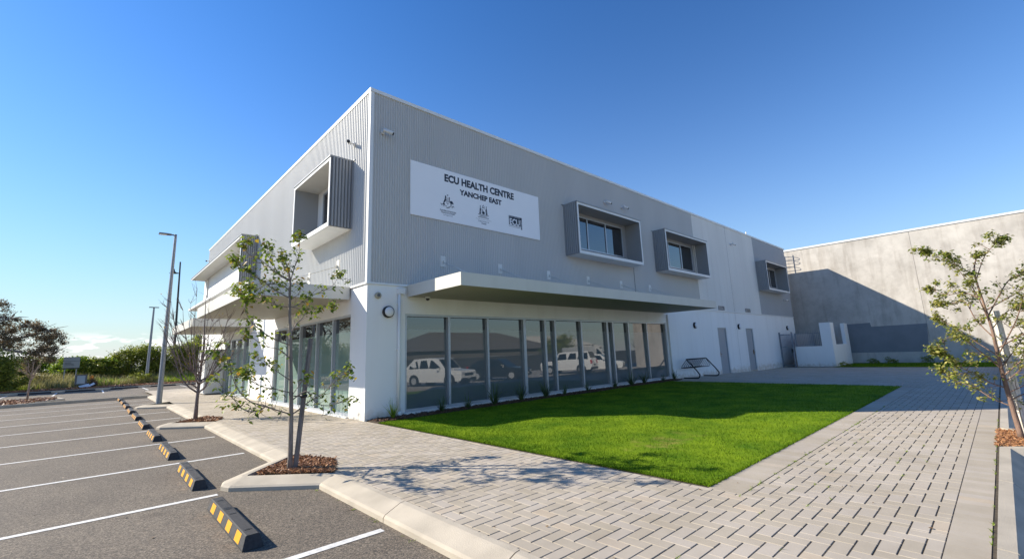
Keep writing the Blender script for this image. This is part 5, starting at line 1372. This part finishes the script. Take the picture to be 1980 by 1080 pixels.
# planting at the foot of the neighbour wall
mb = MB()
for a, b in ((30.7, 33.0), (33.0, 37.0)): mb.face([(a, -16, gz(a) + .01), (b, -16, gz(b) + .01), (b, -3.05, gz(b) + .01), (a, -3.05, gz(a) + .01)])
structure(mb.build("verge", M['lawn']))
mb = MB(); rnd = random.Random(15)
for k in range(9000): blade(rnd.uniform(30.7, 36), rnd.uniform(-13, -3.2), -.195, rnd.uniform(.03, .08), .012, rnd, .8)
stuff(tag(mb.build("verge_grass", M['lawn']), "dark strip of grass at the foot of the concrete wall", "grass"))
for k, (x, y, h, lab) in enumerate(((31.2, -3.5, .5, "beside the white end pier"), (36.4, -4.2, .6, "under the left end of the dark painted patch"), (36.4, -5.2, .7, "under the middle of the dark painted patch"), (36.4, -7.1, 1.1, "tallest, under the right end of the dark painted patch"), (36.4, -8.2, .5, "right of the dark painted patch"))):
    bush("garden_shrub", (x, y, -.2), [(0, 0, h * .3, .28, .28, h * .3), (.05, -.25, h * .2, .25, .25, h * .22)], 420, .045, M['leaf_bush'], "small dark shrub " + lab, 90 + k, stem=False, group="shrubs at the foot of the concrete wall")

# ================================================================ BEHIND THE CAMERA: what the glazing mirrors
def car(label, loc, rz, L, Wd, Hh, kind, paint, group):
    t = empty("parked_car", loc, rz, label, "car", group)
    w = Wd / 2; gc = 0.2
    if kind == 'suv':   st = [(0, .48, .78, .80, .80), (.10, .3, .86, .92, .92), (L * .26, .26, .92, 1.02, 1.04), (L * .40, .26, .95, 1.06, Hh - .06), (L * .55, .26, .95, 1.06, Hh), (L * .82, .26, .96, 1.08, Hh - .04), (L * .95, .3, .96, 1.10, 1.22), (L, .45, .9, .98, .99)]
    elif kind == 'box': st = [(0, .45, .85, .92, .92), (.08, .3, .95, 1.02, 1.02), (L * .27, .3, .98, 1.08, 1.09), (L * .37, .3, 1.0, 1.10, Hh - .05), (L * .5, .3, 1.0, 1.10, Hh), (L * .93, .3, 1.0, 1.10, Hh), (L * .98, .34, 1.0, 1.1, 1.2), (L, .45, .9, 1.0, 1.01)]
    elif kind == 'hatch': st = [(0, .4, .62, .68, .68), (.12, .24, .7, .8, .8), (L * .26, .22, .8, .92, .93), (L * .44, .22, .84, .96, Hh - .03), (L * .58, .22, .86, .98, Hh), (L * .8, .22, .9, 1.0, Hh - .1), (L * .95, .26, .92, 1.02, 1.06), (L, .4, .84, .9, .91)]
    else: st = [(0, .4, .9, .95, .95), (.1, .3, 1.0, 1.05, 1.06), (L * .10, .28, 1.05, 1.15, 1.2), (L * .24, .28, 1.05, 1.2, Hh - .1), (L * .34, .28, 1.05, 1.2, Hh), (L * .97, .28, 1.05, 1.2, Hh), (L * .99, .3, 1.05, 1.2, Hh - .1), (L, .4, .9, 1.0, 1.02)]
    mb = MB(); rings = []
    for (x, zb, zm, zbelt, zr) in st:
        e = 1 - .10 * (abs(x / L - .5) * 2) ** 6
        cab = zr - zbelt > .15; wr = w * (.80 if cab else .93)
        ring_ = [(x, -w * e * .96, zb), (x, -w * e, zm * .7 + zb * .3), (x, -w * e * .985, zbelt - .02), (x, -wr * e, zr), (x, wr * e, zr), (x, w * e * .985, zbelt - .02), (x, w * e, zm * .7 + zb * .3), (x, w * e * .96, zb)]
        rings.append(ring_)
    for a, b in zip(rings, rings[1:]):
        for k in range(8): mb.face([a[k], b[k], b[(k + 1) % 8], a[(k + 1) % 8]], 0, False)
    mb.face(rings[0]); mb.face(rings[-1][::-1])
    body = mb.build("body", paint, t)
    bm = bmesh.new(); bm.from_mesh(body.data); bmesh.ops.remove_doubles(bm, verts=bm.verts, dist=.001); bmesh.ops.recalc_face_normals(bm, faces=bm.faces); bm.to_mesh(body.data); bm.free()
    # windows: slightly proud panels on the greenhouse
    def gp(s, zf, side):
        for (r, q) in zip(st, st[1:]):
            if r[0] <= s <= q[0]:
                f = (s - r[0]) / (q[0] - r[0]); zbelt = r[3] + (q[3] - r[3]) * f; zr = r[4] + (q[4] - r[4]) * f; break
        zz = zbelt + (zr - zbelt) * zf; yy = w * .985 + (w * .80 - w * .985) * zf
        return (s, side * (yy + .006), zz)
    segs = {'suv': [(.33, .525), (.535, .70), (.71, .89)], 'box': [(.33, .53), (.545, .72), (.735, .94)], 'hatch': [(.38, .56), (.575, .74)], 'van': [(.17, .30)]}[kind]
    for side in (-1, 1):
        for (a, b) in segs:
            g = MB(); pts = [gp(L * a, .10, side), gp(L * b, .10, side), gp(L * (b - .01), .82, side), gp(L * (a + .05), .82, side)]
            g.face(pts if side < 0 else pts[::-1]); g.build("side_window", M['carglass'], t)
    for nm, i0, i1 in (("windscreen", 2, 3), ("rear_window", 5, 6)):
        if kind == 'van' and nm == "rear_window": continue
        a, b = rings[i0], rings[i1]; A3, A4, B3, B4 = map(Vector, (a[3], a[4], b[3], b[4]))
        nn = (B3 - A3).cross(A4 - A3).normalized() * .008
        if nn.z < 0: nn = -nn
        q = [A3.lerp(B3, .08) + Vector((0, .05, 0)), A4.lerp(B4, .08) - Vector((0, .05, 0)), A4.lerp(B4, .93) - Vector((0, .05, 0)), A3.lerp(B3, .93) + Vector((0, .05, 0))]
        g = MB(); g.face([p + nn for p in q]); g.build(nm, M['carglass'], t)
    for fx in (.19, .80):
        for side in (-1, 1):
            g = MB(); y = side * (w - .2); g.tube([(L * fx, y, .34), (L * fx, y + side * .215, .34)], .34, 20); wh = g.build("wheel", M['tyre'], t)
            g = MB(); g.tube([(L * fx, y + side * .21, .34), (L * fx, y + side * .222, .34)], .21, 14); g.build("rim", M['rim'], wh)
            g = MB(); g.tube([(L * fx, y - side * .1, .36), (L * fx, y + side * .204, .36)], .40, 20); g.build("wheel_arch", M['black'], t)
    g = MB(); g.box(-.02, -w * .5, st[0][1] + .12, .02, w * .5, st[0][2] - .02); g.build("grille", M['black'], t)
    g = MB(); g.box(-.035, -.19, .42, -.021, .19, .53); g.build("number_plate", M['plate'], t)
    g = MB(); g.box(L + .003, -.19, .62, L + .016, .19, .74); g.build("number_plate", M['black'], t)
    g = MB(); g.box(-.03, -w * .86, .3, .15, w * .86, .45); g.box(L - .1, -w * .9, .32, L + .04, w * .9, .5); g.build("bumper", M['black'], t)
    for side in (-1, 1):
        g = MB(); y = side * w * .68; g.box(-.012, y - .15, st[1][2] - .16, .16, y + .15, st[1][2] - .02); g.build("headlight", M['headlight'], t)
        g = MB(); y = side * w * .80; g.box(L - .10, y - .10, .78, L + .012, y + .12, 1.08); g.build("taillight", M['taillight'], t)
        g = MB(); y = side * (w + .09); g.box(L * .34, y - .09, 1.0, L * .34 + .1, y + .09, 1.14); g.build("mirror", paint, t)
    if kind == 'van':
        g = MB()
        for x in (.35, .6, .85): g.tube([(L * x, -w * .8, Hh + .01), (L * x, -w * .8, Hh + .16), (L * x, w * .8, Hh + .16), (L * x, w * .8, Hh + .01)], .025, 6)
        for y in (-w * .5, 0, w * .5): g.tube([(L * .3, y, Hh + .19), (L * .95, y, Hh + .19)], .02, 6)
        g.build("roof_rack", M['black'], t)
    return t
CG = "cars parked behind the viewer and mirrored in the glazing"
# front of each car is at its local origin, body runs along local +x
def put(label, fx, fy, head, *a):
    """(fx, fy): front bumper centre; head: compass angle the nose points to"""
    return car(label, (fx, fy, LZ), head + math.pi, *a)
put("white SUV with its nose to the building, mirrored in the first two panes", 12.6, -12.2, R(72), 4.7, 1.85, 1.78, 'suv', M['carwhite'], CG)
put("dark car mirrored in the third pane beside the white SUV", 18.0, -12.4, R(66), 4.5, 1.85, 1.56, 'hatch', M['cardark'], CG)
put("boxy white four wheel drive mirrored tail first in the middle panes", 24.6, -16.9, R(250), 4.6, 1.85, 1.80, 'box', M['carwhite'], CG)
put("low white hatchback mirrored in the far panes", 30.2, -12.4, R(62), 4.5, 1.85, 1.52, 'hatch', M['carwhite'], CG)
put("grey van with a ladder rack mirrored in the last panes", 35.2, -17.2, R(50), 5.2, 1.95, 2.35, 'van', M['vangrey'], CG)
def house(label, x0, x1, y0, y1, zw, zr, wall, roof, group="houses across the street behind the viewer"):
    t = empty("house", ((x0 + x1) / 2, (y0 + y1) / 2, LZ - .08), 0, label, "house", group)
    a, b = (x1 - x0) / 2, (y1 - y0) / 2
    mb = MB(); mb.box(-a, -b, 0, a, b, zw); mb.build("wall", wall, t)
    mb = MB(); e = .5; i = min(a, b) * .95; zz = zw + .001
    A = [(-a - e, -b - e, zz), (a + e, -b - e, zz), (a + e, b + e, zz), (-a - e, b + e, zz)]
    if a > b: r0_, r1_ = (-a + b, 0, zr), (a - b, 0, zr)
    else: r0_, r1_ = (0, -b + a, zr), (0, b - a, zr)
    if a > b: mb.face([A[0], A[1], r1_, r0_]); mb.face([A[1], A[2], r1_]); mb.face([A[2], A[3], r0_, r1_]); mb.face([A[3], A[0], r0_])
    else: mb.face([A[0], A[1], r0_]); mb.face([A[1], A[2], r1_, r0_]); mb.face([A[2], A[3], r1_]); mb.face([A[3], A[0], r0_, r1_])
    mb.face([(p[0], p[1], zz) for p in A][::-1]); mb.build("roof", roof, t)
    for wx in (-.6, .0, .55):
        mb = MB(); mb.box(a * wx - .8, b, 1.0, a * wx + .8, b + .03, 2.1); f = mb.build("window", M['alu'], t)
        mb = MB(); mb.box(a * wx - .72, b + .031, 1.08, a * wx + .72, b + .04, 2.02); mb.build("pane", M['glass'], f)
    return t
house("dark brown hip roofed house mirrored in the first panes", 22, 46, -47, -35, 2.9, 5.6, M['housewall'], M['houseroof'])
house("pale cream roofed house mirrored in the middle panes", 58, 84, -66, -54, 3.3, 6.3, M['panel_white'], M['creamroof'])
house("pale roofed house far behind the dark hip roofed house", 50, 72, -88, -76, 4.0, 7.6, M['panel_white'], M['creamroof'])
t = empty("boundary_fence", (0, -27.3, LZ - .09), 0, "long charcoal steel fence across the street behind the viewer", "fence")
mb = MB(); mb.box(6, -.03, 0, 90, .03, 1.85); mb.build("fence_sheet", M['fencegrey'], t)
mb = MB(); mb.box(6, -.05, 1.85, 90, .05, 1.92); mb.build("top_rail", M['fencegrey'], t)
bush("street_tree", (40.0, -28.6, LZ), [(0, 0, 2.6, 2.4, 2, 1.5), (1.2, 0, 3.1, 1.5, 1.5, 1.0), (-1.4, 0, 2.2, 1.5, 1.4, 1.1)], 5000, .13, M['leaf_bush'], "round green tree across the street mirrored in the middle panes", 120, cat="tree")
bush("street_tree", (62.0, -28.8, LZ), [(0, 0, 2.8, 2.4, 2, 1.5), (1.6, 0, 2.4, 1.5, 1.5, 1.0)], 3500, .13, M['leaf_gum'], "thin dark tree across the street mirrored in the far panes", 121, cat="tree")
